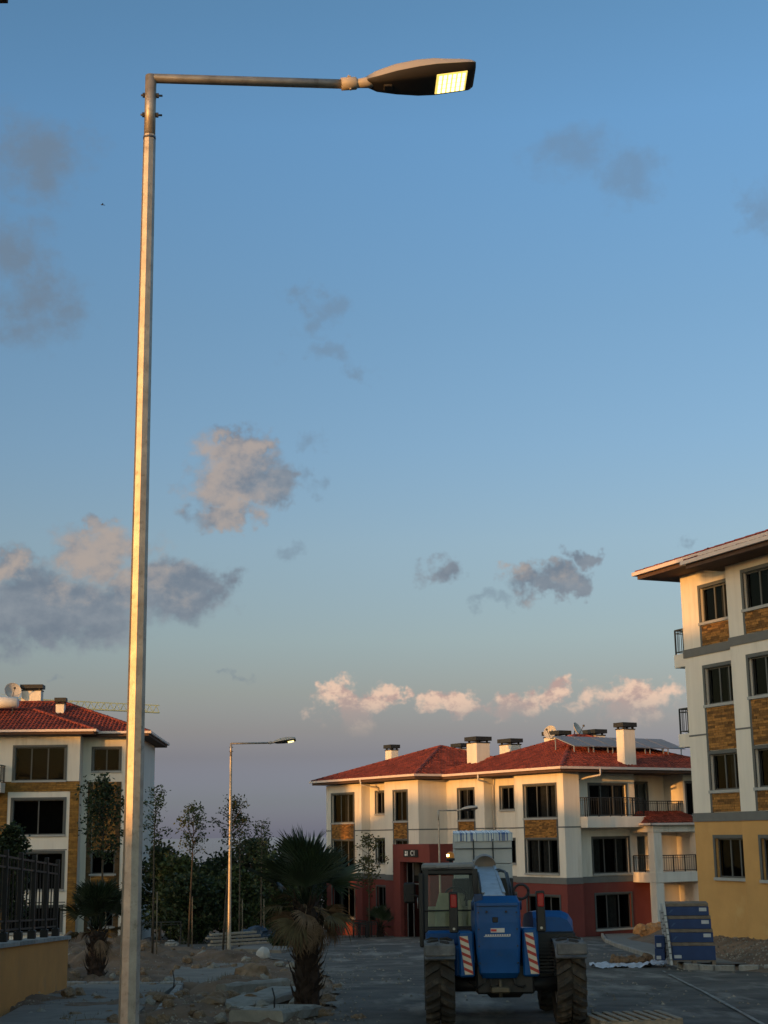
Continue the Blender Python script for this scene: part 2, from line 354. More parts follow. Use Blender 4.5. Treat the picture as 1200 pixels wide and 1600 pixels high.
def window(parent, fn, a0, a1, b0, b1, mull=(.5,), trim=.10, sill=True, curtains=(), transom=None, name='window', rec=.13, glass=None):
    f = MB(); t = trim
    if t:                                                    # surround set 3 cm proud of the wall
        slab(f, fn, a0 - t, a0, b0, b1 + t, -.02, .035); slab(f, fn, a1, a1 + t, b0, b1 + t, -.02, .035); slab(f, fn, a0, a1, b1, b1 + t, -.02, .033)
    w_ = .055
    slab(f, fn, a0, a0 + w_, b0, b1, -rec - .03, -rec + .03); slab(f, fn, a1 - w_, a1, b0, b1, -rec - .03, -rec + .03)
    slab(f, fn, a0 + w_, a1 - w_, b0, b0 + w_, -rec - .03, -rec + .028); slab(f, fn, a0 + w_, a1 - w_, b1 - w_, b1, -rec - .03, -rec + .028)
    cuts = [a0 + w_] + [a0 + (a1 - a0) * m for m in mull] + [a1 - w_]
    for c in cuts[1:-1]: slab(f, fn, c - .035, c + .035, b0 + w_, b1 - w_, -rec - .03, -rec + .026)
    if transom: tb = b0 + (b1 - b0) * transom; slab(f, fn, a0 + w_, a1 - w_, tb - .03, tb + .03, -rec - .03, -rec + .022)
    o = f.build(name, TRIM, parent)
    for i in range(len(cuts) - 1):
        q = MB(); q.add([fn(cuts[i], b0 + w_, -rec), fn(cuts[i + 1], b0 + w_, -rec), fn(cuts[i + 1], b1 - w_, -rec), fn(cuts[i], b1 - w_, -rec)], [(0, 1, 2, 3)])
        q.build('pane', glass or GLASS, o)
    if sill:
        q = MB(); slab(q, fn, a0 - t, a1 + t, b0 - .10, b0, -rec + .03, .09); q.build('sill', SILL, o)
    r = MB(); D = -1.1                                       # the dark room behind
    r.add([fn(a0, b0, D), fn(a1, b0, D), fn(a1, b1, D), fn(a0, b1, D), fn(a0, b0, -.241), fn(a1, b0, -.241), fn(a1, b1, -.241), fn(a0, b1, -.241)],
          [(0, 1, 2, 3), (0, 1, 5, 4), (1, 2, 6, 5), (2, 3, 7, 6), (3, 0, 4, 7)])
    r.build('room', ROOM, o)
    for (c0, c1) in curtains:
        q = MB(); n = 14; pa = a0 + (a1 - a0) * c0; pb = a0 + (a1 - a0) * c1; vs_ = []
        for k in range(n + 1):
            a = pa + (pb - pa) * k / n; dd = -.34 + .03 * sin(k * 2.1)
            vs_ += [fn(a, b0 + .06, dd), fn(a, b1 - .06, dd)]
        q.add(vs_, [(2 * k, 2 * k + 2, 2 * k + 3, 2 * k + 1) for k in range(n)]); q.build('curtain', CURT, o)
    return o
def brick_panel(parent, fn, a0, a1, b0, b1, c=-.02, bw=.24, bh=.075, m=None, name='brick_panel', gap=.010, vertical=False):
    """real slips with recessed joints"""
    q = MB(); r = random.Random(int((a0 + b0) * 1000) & 0xffff); row = 0; b = b0
    H = bh; W = bw
    while b < b1 - .01:
        bt = min(b + H - gap, b1); a = a0 - (W / 2 if row % 2 else 0) - r.random() * .05
        while a < a1:
            L = W * r.uniform(.7, 1.25); s0 = max(a, a0); s1 = min(a + L - gap, a1)
            if s1 - s0 > .02:
                pr = r.uniform(.0, .022)
                slab(q, fn, s0, s1, b, bt, c, c + .018 + pr)
            a += L
        b += H; row += 1
    o = q.build(name, m or BRICK, parent, kind='stuff')
    j = MB(); j.add([fn(a0, b0, c + .004), fn(a1, b0, c + .004), fn(a1, b1, c + .004), fn(a0, b1, c + .004)], [(0, 1, 2, 3)]); j.build('mortar_bed', MORTAR, o)
    return o
def railing(parent, pts, z0, z1, step=.13, name='railing', post=.9):
    q = MB()
    for i in range(len(pts) - 1):
        a, b = Vector((*pts[i], 0)), Vector((*pts[i + 1], 0)); L = (b - a).length; d = (b - a) / L
        for z, w_ in ((z1, .05), (z0 + .09, .03), (z1 - .12, .025)): bar(q, a + Vector((0, 0, z)), b + Vector((0, 0, z)), w_)
        n = max(1, int(L / step))
        for k in range(n + 1):
            p = a + d * (L * k / n); big = (k % max(1, int(post / step)) == 0)
            bar(q, p + Vector((0, 0, z0 if big else z0 + .09)), p + Vector((0, 0, z1)), .05 if big else .016)
    return q.build(name, RAIL, parent)
def tile_plane(mb, e0, e1, t1, t0, cw=.24, rl=.36, lift=.03):
    """curved clay tiles over one roof slope: eave e0->e1, top t0->t1"""
    e0, e1, t0, t1 = map(Vector, (e0, e1, t0, t1)); ex = (e1 - e0); L = ex.length; ex /= L
    upv = (t0 - e0); upv = upv - ex * upv.dot(ex); H = upv.length; upv /= H; nrm = ex.cross(upv).normalized()
    if nrm.z < 0: nrm = -nrm
    la, lb = (t0 - e0).dot(ex), (t1 - e0).dot(ex)
    rows = int(H / rl) + 1; cols = int(L / cw) + 1
    prof = [(-.5, .0), (-.28, -.004), (-.12, .035), (.06, .055), (.24, .035), (.40, 0)]
    for r_ in range(rows):
        h0 = r_ * rl; h1 = min(h0 + rl * 1.12, H)
        if h0 >= H - .02: continue
        f = (h0 + .5 * rl) / H; x0 = la * f; x1 = L + (lb - L) * f
        for c in range(cols + 1):
            xc = (c + .5) * cw
            if xc < x0 - .05 or xc > x1 + .05: continue
            jit = rnd.uniform(-.008, .008); jh = rnd.uniform(-.012, .012)
            vs_ = []
            for (px, pz) in prof:
                xx = min(max(xc + px * cw * 1.08, x0 - .12), x1 + .12)
                for (hh, dz) in ((h0 + jh, .035), (h1, .0)):
                    vs_.append(e0 + ex * xx + upv * hh + nrm * (lift + pz + dz + jit))
            n = len(prof); fs = [(2 * k, 2 * k + 2, 2 * k + 3, 2 * k + 1) for k in range(n - 1)]
            o = len(vs_)                                       # butt end of the tile
            for k in range(n): vs_.append(vs_[2 * k] - nrm * .03)
            fs += [(2 * k, o + k, o + k + 1, 2 * k + 2) for k in range(n - 1)]
            mb.add(vs_, fs)
def ridge_caps(mb, a, b, r=.13, step=.38):
    a, b = Vector(a), Vector(b); L = (b - a).length; d = (b - a) / L; n = max(1, int(L / step))
    sidev = d.cross(Vector((0, 0, 1))).normalized(); up = sidev.cross(d)
    for k in range(n):
        p = a + d * (k * L / n); q = a + d * ((k + 1.15) * L / n); vs_ = []
        for (pp, rr) in ((p, r * 1.12), (q, r * .95)):
            for i in range(6):
                t = pi * i / 5; vs_.append(pp + sidev * (cos(t) * rr) + up * (sin(t) * rr * .8 + .03))
        mb.add(vs_, [(i, i + 1, 7 + i, 6 + i) for i in range(5)] + [tuple(range(6))])
def hip_roof(parent, x0, x1, y0, y1, z, slope=.36, gut=True, tiles='FRLB', over_t=.18, hipL=True, hipR=True):
    """hipped roof with ridge along x (or y if deeper); returns the roof part"""
    W, D = x1 - x0, y1 - y0
    if W >= D:
        h = D / 2; zr = z + h * slope; ra = Vector((x0 + (h if hipL else 0), y0 + h, zr)); rb = Vector((x1 - (h if hipR else 0), y0 + h, zr))
    else:
        h = W / 2; zr = z + h * slope; ra = Vector((x0 + h, y0 + h, zr)); rb = Vector((x0 + h, y1 - h, zr))
    c = [Vector((x0, y0, z)), Vector((x1, y0, z)), Vector((x1, y1, z)), Vector((x0, y1, z))]
    q = MB()
    if W >= D: fs = [(0, 1, 5, 4), (1, 2, 5), (2, 3, 4, 5), (3, 0, 4)]
    else: fs = [(0, 1, 4), (1, 2, 5, 4), (2, 3, 5), (3, 0, 4, 5)]
    q.add([*c, ra, rb], fs)
    q.add([Vector((p.x, p.y, z - .02)) for p in c], [(0, 1, 2, 3)])
    roof = q.build('roof', TILEB, parent)
    t = MB()
    if W >= D: sl = {'F': (c[0], c[1], rb, ra), 'R': (c[1], c[2], rb, rb), 'B': (c[2], c[3], ra, rb), 'L': (c[3], c[0], ra, ra)}
    else: sl = {'F': (c[0], c[1], ra, ra), 'R': (c[1], c[2], rb, ra), 'B': (c[2], c[3], rb, rb), 'L': (c[3], c[0], ra, rb)}
    for k in tiles: tile_plane(t, *sl[k])
    t.build('roof_tiles', TILE, roof, kind='stuff')
    r_ = MB(); ridge_caps(r_, ra, rb)
    ends = ((c[0], ra), (c[3], ra), (c[1], rb), (c[2], rb)) if W >= D else ((c[0], ra), (c[1], ra), (c[2], rb), (c[3], rb))
    for a, b in ends: ridge_caps(r_, a, b)
    r_.build('ridge_tiles', TILE, roof, kind='stuff')
    if gut:
        g = MB(); e = .12; d2 = .13
        g.box(x0 - e, x1 + e, y0 - e, y0 + .0, z - .06, z + .07); g.box(x1, x1 + e, y0, y1, z - .06, z + .07); g.box(x0 - e, x0, y0, y1, z - .06, z + .07); g.box(x0 - e, x1 + e, y1, y1 + e, z - .06, z + .07)
        g.build('gutter', GUT, roof)
        s_ = MB(); s_.box(x0 + .03, x1 - .03, y0 + .03, y1 - .03, z - .20, z - .04); s_.build('soffit', SOFF, roof)
    return roof
def chimney(roof, x, y, z0, z1, w=1.0, d=.7):
    q = MB(); q.bevbox(x - w / 2, x + w / 2, y - d / 2, y + d / 2, z0, z1, .02); o = q.build('chimney', WHITE, roof)
    k = MB(); k.box(x - w / 2 - .09, x + w / 2 + .09, y - d / 2 - .09, y + d / 2 + .09, z1 + .10, z1 + .34)
    for sx in (-1, 1):
        for sy in (-1, 1): k.box(x + sx * w * .38 - .05, x + sx * w * .38 + .05, y + sy * d * .38 - .05, y + sy * d * .38 + .05, z1 - .002, z1 + .101)
    k.box(x - w / 2 - .03, x + w / 2 + .03, y - d / 2 - .03, y + d / 2 + .03, z1 - .05, z1 + .012)
    k.build('chimney_cap', CAPB, o); return o
def dish(label, loc, rz, r=.55, tilt=.6, group='satellite dishes on the roofs', m=None):
    t = thing('satellite_dish', label, 'satellite dish', loc, rz, group)
    q = MB(); T = Matrix.Translation((0, 0, .75)) @ Matrix.Rotation(pi / 2 - tilt * .5, 4, 'X')
    q.lathe([(.02, .0), (r * .4, .03), (r * .75, .10), (r, .19), (r * 1.01, .21), (r * .98, .2), (r * .74, .115), (.02, .015)], 24, T); q.build('reflector', m or mat('dish_grey', (.42, .42, .41), .6, var=.1), t)
    q = MB(); q.tube([(0, 0, -.3), (0, .1, .45), (0, .05, .75)], .035, 8); q.build('mast', RAIL, t)
    q = MB(); a = T @ Vector((0, -r * .7, .1)); b = T @ Vector((0, 0, .62)); q.tube([a, b], .018, 6); q.bevbox(-.05, .05, -.05, .05, -.06, .06, .012, Matrix.Translation(b)); q.build('feed_arm', RAIL, t)
    return t

# ------------------------------------------------------------------ terraced building with the C1 entrance (middle distance)
C_O = (9.389, 78.5, -3.441); C_R = atan2(-.842, .54)
bc = thing('apartment_building', 'three-storey cream and red apartment block with C1 entrance and red tiled roof', 'building', C_O, C_R, 'apartment blocks around the street')
wm, rm, gm = MB(), MB(), MB()
def bay(x0, x1, y, wins):
    hw = [(a, b, c, d) for (a, b, c, d, *_) in wins if c > 2.5]; hr = [(a, b, c, d) for (a, b, c, d, *_) in wins if c <= 2.5]
    wall(wm, front(y), x0, x1, 2.71, 8.2, hw); wall(rm, front(y), x0, x1, -1.6, 2.38, hr)
    g1 = MB(); slab(g1, front(y), x0 - .03, x1 + .03, 2.38, 2.71, -.05, .035); g1.build('plinth_band', GREY, bc)
    for (a, b, c, d, mu, *cu) in wins: window(bc, front(y), a, b, c, d, mu, curtains=cu[0] if cu else (), sill=True)
def ret(x, y0, y1): 
    wall(wm, side(x), y0, y1, 2.71, 8.2); wall(rm, side(x), y0, y1, -1.6, 2.38); g1 = MB(); slab(g1, side(x), y0 - .03, y1, 2.38, 2.71, -.05, .033); g1.build('plinth_band', GREY, bc)
T3 = (.36, .68)
bay(-4.3, 0, 0, [(-3.4, -.65, 5.85, 7.6, T3, [(.38, .62), (.7, .98)]), (-3.4, -.65, 2.92, 4.7, T3, [(.4, .66), (.02, .3)]), (-3.4, -.65, .05, 1.72, T3)])
bay(-7.15, -4.3, .7, [(-6.5, -5.25, 6.37, 7.62, (.5,)), (-6.5, -5.25, 3.4, 4.7, (.5,)), (-6.5, -5.25, .5, 1.75, (.5,))])
bay(-10.9, -7.15, 0, [(-9.7, -8.15, 5.85, 7.6, (.5,), [(.05, .45)]), (-9.7, -8.15, 2.92, 4.7, (.5,)), (-9.7, -8.15, .1, 1.72, (.5,))])
bay(-14.6, -10.9, -2.05, [(-13.55, -12.1, 5.85, 7.6, (.5,), [(.55, .95)]), (-13.55, -12.1, 2.95, 4.72, (.5,))])
bay(-17.3, -14.6, -1.4, [(-16.6, -15.6, 6.33, 7.65, (.5,)), (-16.6, -15.6, 3.37, 4.78, (.5,)), (-16.6, -15.6, .75, 1.95, (.5,))])
bay(-21.65, -17.3, -2.05, [(-20.9, -18.2, 5.84, 7.62, T3, [(.4, .6), (.72, .95)]), (-20.9, -18.2, 2.95, 4.74, T3), (-20.9, -18.2, .05, 1.85, T3, [(.1, .3)])])
for x, a, b in ((-7.15, 0, .7), (-10.9, -2.05, 0), (-17.3, -2.05, -1.4)): ret(x, a, b)
for x, a, b in ((-14.6, -2.05, -1.4), (-4.3, 0, .7), (-21.65, -2.05, 10)): ret(x, a, b)
ret(0, 0, 1.1)
# garden side with balconies
SW = [(2.3, 4.95, 5.9, 7.6), (2.4, 4.95, 2.85, 4.72), (2.45, 4.95, -.05, 1.75)]
wall(wm, side(-.6), 1.1, 5.6, 2.71, 8.2, SW[:2]); wall(rm, side(-.6), 1.1, 6.4, -1.6, 2.38, SW[2:]); g1 = MB(); slab(g1, side(-.6), 1.1, 5.18, 2.38, 2.71, -.05, .03); g1.build('plinth_band', GREY, bc)
wm.box(-.6, 0, 1.1, 1.101, 2.71, 8.2); rm.box(-.6, 0, 1.1, 1.101, -1.6, 2.38)
for i, s_ in enumerate(SW): window(bc, side(-.6), *s_, (.34, .68), curtains=[[(.36, .66), (.7, .98)], [(.08, .3), (.7, .95)], [(.45, .7)]][i], sill=i > 0)
wall(wm, side(-.6), 5.6, 6.4, 2.71, 5.3, [(5.62, 6.38, 2.75, 4.8)]); wall(wm, side(-.6), 6.4, 12, -1.6, 5.3)
wall(wm, side(-2.2), 5.6, 9.34, 5.86, 8.2, [(6.9, 8.0, 5.9, 7.75)]); window(bc, side(-2.2), 6.9, 8.0, 5.9, 7.75, (.5,), sill=False)
wm.box(-2.2, -.6, 5.6, 5.601, 5.86, 8.2); wm.box(-2.2, -.6, 5.4, 9.34, 5.5, 5.86); wm.box(-2.2, -.6, 9.34, 9.5, 5.5, 8.2)
wall(wm, side(-.6), 9.5, 12, 5.3, 8.2, [(9.55, 10.8, 5.9, 7.75)]); window(bc, side(-.6), 9.55, 10.8, 5.9, 7.75, (.5,), sill=False)
wm.box(-21.6, -2.4, 2.2, 10, -1.6, 8.15); wm.box(-2.4, -.65, 10.9, 12, -1.6, 8.15)
# string course and balcony slab
for (x0, x1, y) in ((-4.3, -3.52, 0), (-.53, .012, 0), (-7.15, -4.3, .7), (-10.9, -9.82, 0), (-8.03, -7.15, 0), (-14.6, -13.67, -2.05), (-11.98, -10.9, -2.05), (-17.3, -14.6, -1.4), (-21.65, -21.02, -2.05), (-18.08, -17.3, -2.05)):
    st = MB(); slab(st, front(y), x0, x1, 5.30, 5.37, -.02, .012); st.build('string_course', GREY, bc)
for (x, a, b) in ((0, 0, 1.1), (-7.15, 0, .7), (-10.9, -2.05, 0), (-17.3, -2.05, -1.4)): st = MB(); slab(st, side(x), a, b, 5.30, 5.37, -.02, .010); st.build('string_course', GREY, bc)
for (a, b, y) in ((-3.4, -.65, 0), (-9.7, -8.15, 0), (-13.55, -12.1, -2.05), (-20.9, -18.2, -2.05)):
    for e_ in (a - .1, b): fr_ = MB(); slab(fr_, front(y), e_, e_ + .1, 4.8, 5.75, -.02, .035); fr_.build('panel_frame', TRIM, bc)
    brick_panel(bc, front(y), a, b, 4.8, 5.75, c=.002)
wm.build('wall', WHITE, bc); rm.build('wall', RED, bc, 'dark red ground floor wall')
bal = MB(); bal.bevbox(-.6, .55, 1.12, 5.32, 5.28, 5.86, .015); b_ = bal.build('balcony', WHITE, bc)
railing(b_, [(-.55, 5.25), (.47, 5.25), (.47, 1.2), (-.55, 1.2)][::-1], 5.86, 6.86, .16)
railing(b_, [(-.68, 5.7), (-.68, 9.3)], 5.86, 6.7, .16)
# projecting balcony stack with its own little tiled roof
pt = MB()
pt.bevbox(.72, 1.2, 5.2, 5.78, -1.6, 5.28, .012); pt.bevbox(.72, 1.2, 8.36, 8.95, -1.6, 5.28, .012)
pt.box(-.6, .72, 8.6, 8.95, -1.6, 5.28); pt.bevbox(-.6, 1.23, 5.17, 8.98, 2.33, 2.87, .012); pt.bevbox(-.6, 1.24, 5.15, 9.0, 5.0, 5.44, .012)
pp = pt.build('balcony', WHITE, bc)
railing(pp, [(1.1, 5.8), (1.1, 8.34)], 2.87, 3.75, .16); railing(pp, [(-.55, 5.25), (.72, 5.25)], 2.87, 3.75, .16)
lr = MB(); e0, e1, t1, t0 = Vector((1.45, 4.85, 5.46)), Vector((1.45, 9.1, 5.46)), Vector((-.55, 8.9, 6.1)), Vector((-.55, 5.6, 6.1))
lr.add([e0, e1, t1, t0, Vector((-.6, 4.85, 5.46))], [(0, 1, 2, 3), (0, 3, 4)]); ro = lr.build('roof', TILEB, bc)
tl = MB(); tile_plane(tl, e0, e1, t1, t0); tl.build('roof_tiles', TILE, ro, kind='stuff')
g_ = MB(); g_.box(1.45, 1.56, 4.75, 9.1, 5.38, 5.49); g_.box(-.6, 1.56, 4.75, 4.85, 5.38, 5.49); g_.build('gutter', GUT, ro)
# red porch
po = MB(); wall(po, front(-3.05), -12.2, -8.36, -1.6, 4.5, [(-11.45, -8.95, -.9, 3.5)], .55); wall(po, side(-8.36), -3.05, -1.4, -1.6, 4.5)
po.box(-12.2, -12.19, -3.05, -2.05, -1.6, 4.5); po.add([(-12.2, -3.05, 4.5), (-8.36, -3.05, 4.5), (-8.36, -1.4, 4.5), (-12.2, -1.4, 4.5)], [(0, 1, 2, 3)]); po.box(-10.9, -8.36, -1.4, -1.39, -1.6, 4.5)
pr_ = po.build('porch', RED, bc)
ALU = mat('door_aluminium', (.30, .31, .32), .4, metal=.6, var=.1)
dr = window(bc, front(-3.05), -11.45, -8.95, -.9, 3.5, (.26, .74), trim=0, sill=False, transom=.72, name='door', rec=.5)
dr.data.materials[0] = ALU
q = MB(); q.tube([(-10.3, -2.62, .9), (-10.3, -2.62, 1.5)], .03); q.build('handle', ALU, dr)
BLK = mat('sign_black', (.012, .012, .014), .5, var=.1); LET = mat('sign_letter', (.75, .75, .72), .6, var=.04)
sg = MB(); slab(sg, front(-3.05), -10.98, -9.5, 3.78, 4.2, .0, .05); sgo = sg.build('sign', BLK, bc, 'black plate reading C1 over the entrance')
def flat_text(body, size, fn, a, b, c, m, parent, name='lettering', depth=.006):
    cu = bpy.data.curves.new(name, 'FONT'); cu.body = body; cu.size = size; cu.extrude = depth; cu.align_x = 'CENTER'; cu.align_y = 'CENTER'
    tmp = bpy.data.objects.new(name, cu); scene.collection.objects.link(tmp); bpy.context.view_layer.update()
    me = bpy.data.meshes.new_from_object(tmp.evaluated_get(bpy.context.evaluated_depsgraph_get())); bpy.data.objects.remove(tmp)
    for v in me.vertices: p = v.co.copy(); v.co = Vector(fn(a + p.x, b + p.y, c + p.z))
    me.materials.clear(); me.materials.append(m); return link(name, me, parent)
flat_text('C1', .40, front(-3.05), -10.0, 3.99, .058, LET, sgo)
em = MB(); slab(em, front(-3.05), -10.83, -10.66, 3.85, 3.97, .05, .06); slab(em, front(-3.05), -10.80, -10.69, 4.0, 4.12, .05, .06); slab(em, front(-3.05), -10.62, -10.55, 3.85, 4.12, .05, .056); em.build('emblem', LET, sgo)
# roofs, chimneys, pipes
r1 = hip_roof(bc, -22.35, -10.2, -2.75, 9.6, 8.45, .34, tiles='FLR')
r2 = hip_roof(bc, -11.9, .75, -.75, 12.8, 8.42, .345, tiles='FRL')
def roofz(x, y): return max(8.45 + .34 * min(x + 22.35, -10.2 - x, y + 2.75, 9.6 - y), 8.42 + .345 * min(x + 11.9, .75 - x, y + .75, 12.8 - y))
for (x, y, xe, ye) in ((-.5, 1.2, .86, 1.9), (-7.05, .58, -6.6, -.8)):
    dp = MB(); dp.tube([(xe, ye, 8.4), (xe, ye, 8.05), ((x + xe) / 2, (y + ye) / 2, 7.95), (x, y, 7.75), (x, y, -1.5)], .055, 8); dp.build('downpipe', PIPE, bc)
dp = MB(); dp.tube([(-16.2, -2.8, 8.4), (-16.2, -2.75, 8.1), (-16.2, -1.5, 7.9), (-16.2, -1.48, 7.7)], .055, 8)
dp.build('downpipe', PIPE, bc)
# chimneys of that roof, measured against the photograph
def cpos(px, y):                                   # local x where the bearing of px meets local depth y
    v = ray(px, 1160); c, s = cos(C_R), sin(C_R)
    ox, oy = C_O[0] - s * y, C_O[1] + c * y        # point on the line y = const; direction (c, s)
    k = v.x / v.y; x = (ox - k * oy) / (k * s - c); return x
def top_z(px, py, x, y):
    c, s = cos(C_R), sin(C_R); d = C_O[1] + s * x + c * y; return at(px, py, d).z - C_O[2]
for (px, ytop, y, w_, d_) in ((612, 1166, 4.4, .75, .6), (747, 1154, 1.6, 1.0, 1.0), (720, 1164, 7.0, 1.0, .7), (797, 1157, 5.6, 1.2, .8), (870, 1145, 6.6, 1.5, .8), (926, 1143, 9.2, 1.5, .8), (978, 1132, 4.6, .62, .85)):
    x = cpos(px, y); zt = top_z(px, ytop, x, y); rf = r1 if x < -11 else r2
    chimney(rf, x, y, min(roofz(x, y), zt - .3) - .25, zt - .25, w_, d_)
# solar panels along the garden-side slope
PVM = mat('solar_cells', (.17, .172, .17), .55, var=.12, scale=2, spec=.5); PVF = mat('panel_frame_alu', (.42, .43, .44), .4, metal=.7, var=.05)
cC, sC = cos(C_R), sin(C_R)
def cw(x, y, z): return (C_O[0] + cC * x - sC * y, C_O[1] + sC * x + cC * y, C_O[2] + z)
ordn = ['nearest the roof corner', 'second from the roof corner', 'third from the roof corner', 'fourth from the roof corner', 'fifth from the roof corner', 'farthest from the roof corner']
for k in range(6):
    y0 = 2.35 + k * 1.42
    t = thing('solar_panel', 'grey tilted solar panel on the red roof, ' + ordn[k], 'solar panel', cw(-1.75, y0, 9.75), C_R, 'solar panels on the red roof')
    T = Matrix.Rotation(radians(19), 4, 'Y')
    q = MB(); q.box(-2.1, 0, 0, 1.38, -.03, .0, T); q.build('backing', PVF, t)
    q = MB(); q.box(-2.06, -.04, .04, 1.34, .002, .012, T); q.build('cells', PVM, t)
    q = MB()
    for yy in (.15, 1.2):
        bar(q, T @ Vector((-.2, yy, -.02)), (-.2, yy, roofz(-1.95, y0 + yy) - 9.80), .05); bar(q, T @ Vector((-1.9, yy, -.02)), (-1.8, yy, roofz(-3.6, y0 + yy) - 9.80), .05)
    q.build('support', PVF, t)
x_ = cpos(862, 6.2); dish('pale satellite dish beside the chimney at the head of the red roof', cw(x_, 6.2, roofz(x_, 6.2) + .62), -.6, .42)
x_ = cpos(900, 7.4); dish('satellite dish seen edge on behind the solar panels', cw(x_, 7.4, roofz(x_, 7.4) + .45), 1.0, .45, .9)

# ------------------------------------------------------------------ tall block on the right
T_O = (10.939, 52.7, -1.45); T_R = atan2(-.919, .395)
tb = thing('apartment_building', 'tall four-storey cream block on an ochre ground floor at the right edge', 'building', T_O, T_R, 'apartment blocks around the street')
wm, ym, gm = MB(), MB(), MB()
WZ = [(10.4, 11.65), (7.45, 8.75), (4.46, 5.71)]
for (x0, x1, y, a, b) in ((0, 3.42, 0, 1.2, 2.98), (3.42, 7.6, -.5, 4.4, 6.3), (7.6, 15, 0, 9.2, 11.4)):
    hs = [(a, b, z0 - (.85 if z0 > 9 else (1.74 if z0 > 6 else .76)), z1) for z0, z1 in WZ]      # opening and brick panel under it
    wall(wm, front(y), x0, x1, 3.7, 12.5, [(h[0], h[1], WZ[i][0], WZ[i][1]) for i, h in enumerate(hs)]); wall(ym, front(y), x0, x1, -1.5, 3.4, [(a, b, 1.5, 2.82)])
    for zb_ in (3.4, 9.25): g1 = MB(); slab(g1, front(y), x0 - .03, x1 + (.03 if y < 0 else -.03), zb_, zb_ + .3, -.05, .04); g1.build('plinth_band', GREY, tb)
    for i, (z0, z1) in enumerate(WZ):
        window(tb, front(y), a, b, z0, z1, (.4, .7), trim=.12, curtains=[(.45, .68), (.75, 1.0)] if i < 2 else [(.4, .55)])
        zb = hs[i][2] + (.0 if i != 1 else .12); bt = z0 - .12
        brick_panel(tb, front(y), a, b, zb + .02, bt, c=.004, bw=.30, bh=.085)
        for e_ in (a - .12, b): fr_ = MB(); slab(fr_, front(y), e_, e_ + .12, zb, z0, -.02, .035); fr_.build('panel_frame', TRIM, tb)
    window(tb, front(y), a, b, 1.5, 2.82, (.4, .7), trim=.12, curtains=[(.5, .7)])
    for e0_, e1_ in ((x0, a - .121), (b + .121, x1)): sm_ = MB(); slab(sm_, front(y), e0_, e1_, 6.40, 6.46, -.02, .012); sm_.build('string_course', GREY, tb)
wall(wm, side(7.6), -.5, 0, 3.7, 12.5); wall(ym, side(7.6), -.5, 0, -1.5, 3.4)
for mb_, z0, z1 in ((wm, 3.4, 12.5), (ym, -1.5, 3.4)):
    mb_.box(3.42, 3.44, -.499, -.001, z0, z1); mb_.add([(0, 0, z0), (0, 11, z0), (0, 11, z1), (0, 0, z1)], [(0, 1, 2, 3)]); mb_.add([(15, 0, z0), (15, 11, z0), (15, 11, z1), (15, 0, z1)], [(0, 1, 2, 3)])
    mb_.add([(0, 11, z0), (15, 11, z0), (15, 11, z1), (0, 11, z1)], [(0, 1, 2, 3)])
wm.build('wall', WHITE, tb); ym.build('wall', YEL, tb, 'ochre ground floor wall')
for z in (9.05, 6.1):
    q = MB(); q.bevbox(-1.4, 0, .5, 3.4, z, z + .5, .015); o = q.build('balcony', WHITE, tb)
    railing(o, [(-.02, .56), (-1.33, .56), (-1.33, 3.34), (-.02, 3.34)], z + .5, z + 1.42, .13)
rt_ = hip_roof(tb, -1.15, 16.1, -1.15, 12.1, 12.5, .33, tiles='FL')
r3 = hip_roof(tb, 2.55, 8.7, -1.55, 6.0, 12.25, .34, tiles='FL')

# ------------------------------------------------------------------ block on the left behind the near lamp post
L_R = math.atan(.06); L_O = (-21.505, 82.5, -4.0)
lb = thing('apartment_building', 'cream block with timber-look frames round its windows behind the near lamp post', 'building', L_O, L_R, 'apartment blocks around the street')
wm = MB()
LW = [(.42, 3.22, 8.88, 10.73), (.42, 3.26, 5.88, 7.81), (.42, 3.28, 2.9, 4.88), (.42, 3.28, .6, 1.95)]
wall(wm, front(0), -9, 4.06, -1.5, 11.5, LW)
for i, w_ in enumerate(LW): window(lb, front(0), *w_, (.5,) if i else (.33, .66), trim=.13, curtains=())
LS = [(4.66, 6.15, 9.42, 10.69), (4.72, 6.0, 3.68, 4.84), (4.72, 6.0, .8, 1.95)]
wall(wm, front(1.2), 4.06, 7.2, -1.5, 11.5, LS)
for w_ in LS: window(lb, front(1.2), *w_, (.5,), trim=.12)
wm.add([(4.06, 0, -1.5), (4.06, 1.2, -1.5), (4.06, 1.2, 11.5), (4.06, 0, 11.5)], [(0, 1, 2, 3)]); wm.add([(7.2, 1.2, -1.5), (7.2, 11, -1.5), (7.2, 11, 11.5), (7.2, 1.2, 11.5)], [(0, 1, 2, 3)])
wm.add([(-9, 11, -1.5), (7.2, 11, -1.5), (7.2, 11, 11.5), (-9, 11, 11.5)], [(0, 1, 2, 3)]); wm.add([(-9, 0, -1.5), (-9, 11, -1.5), (-9, 11, 11.5), (-9, 0, 11.5)], [(0, 1, 2, 3)])
wm.build('wall', WHITE, lb)
for (y_, a_, b_, z_) in ((0, .3, 3.5, 5.02), (0, .3, 3.5, 2.18), (1.2, 6.5, 7.2, 5.02)): q = MB(); slab(q, front(y_), a_, b_, z_, z_ + .06, -.02, .012); q.build('string_course', GREY, lb)
for (a, b, c, d, y) in ((-.9, 4.1, 8.26, 8.82, 0), (3.58, 4.1, -1.4, 8.255, 0), (-.9, .12, -1.4, 8.255, 0)):
    brick_panel(lb, front(y), a, b, c, d, c=.01, bw=.5, bh=.11, m=WOODP, name='timber_panel')
for (c, d) in ((4.98, 8.8), (2.05, 3.55), (-1.4, .66)): brick_panel(lb, front(1.2), 4.7, 6.02, c, d, c=.01, bw=.5, bh=.11, m=BRICK, name='timber_panel')
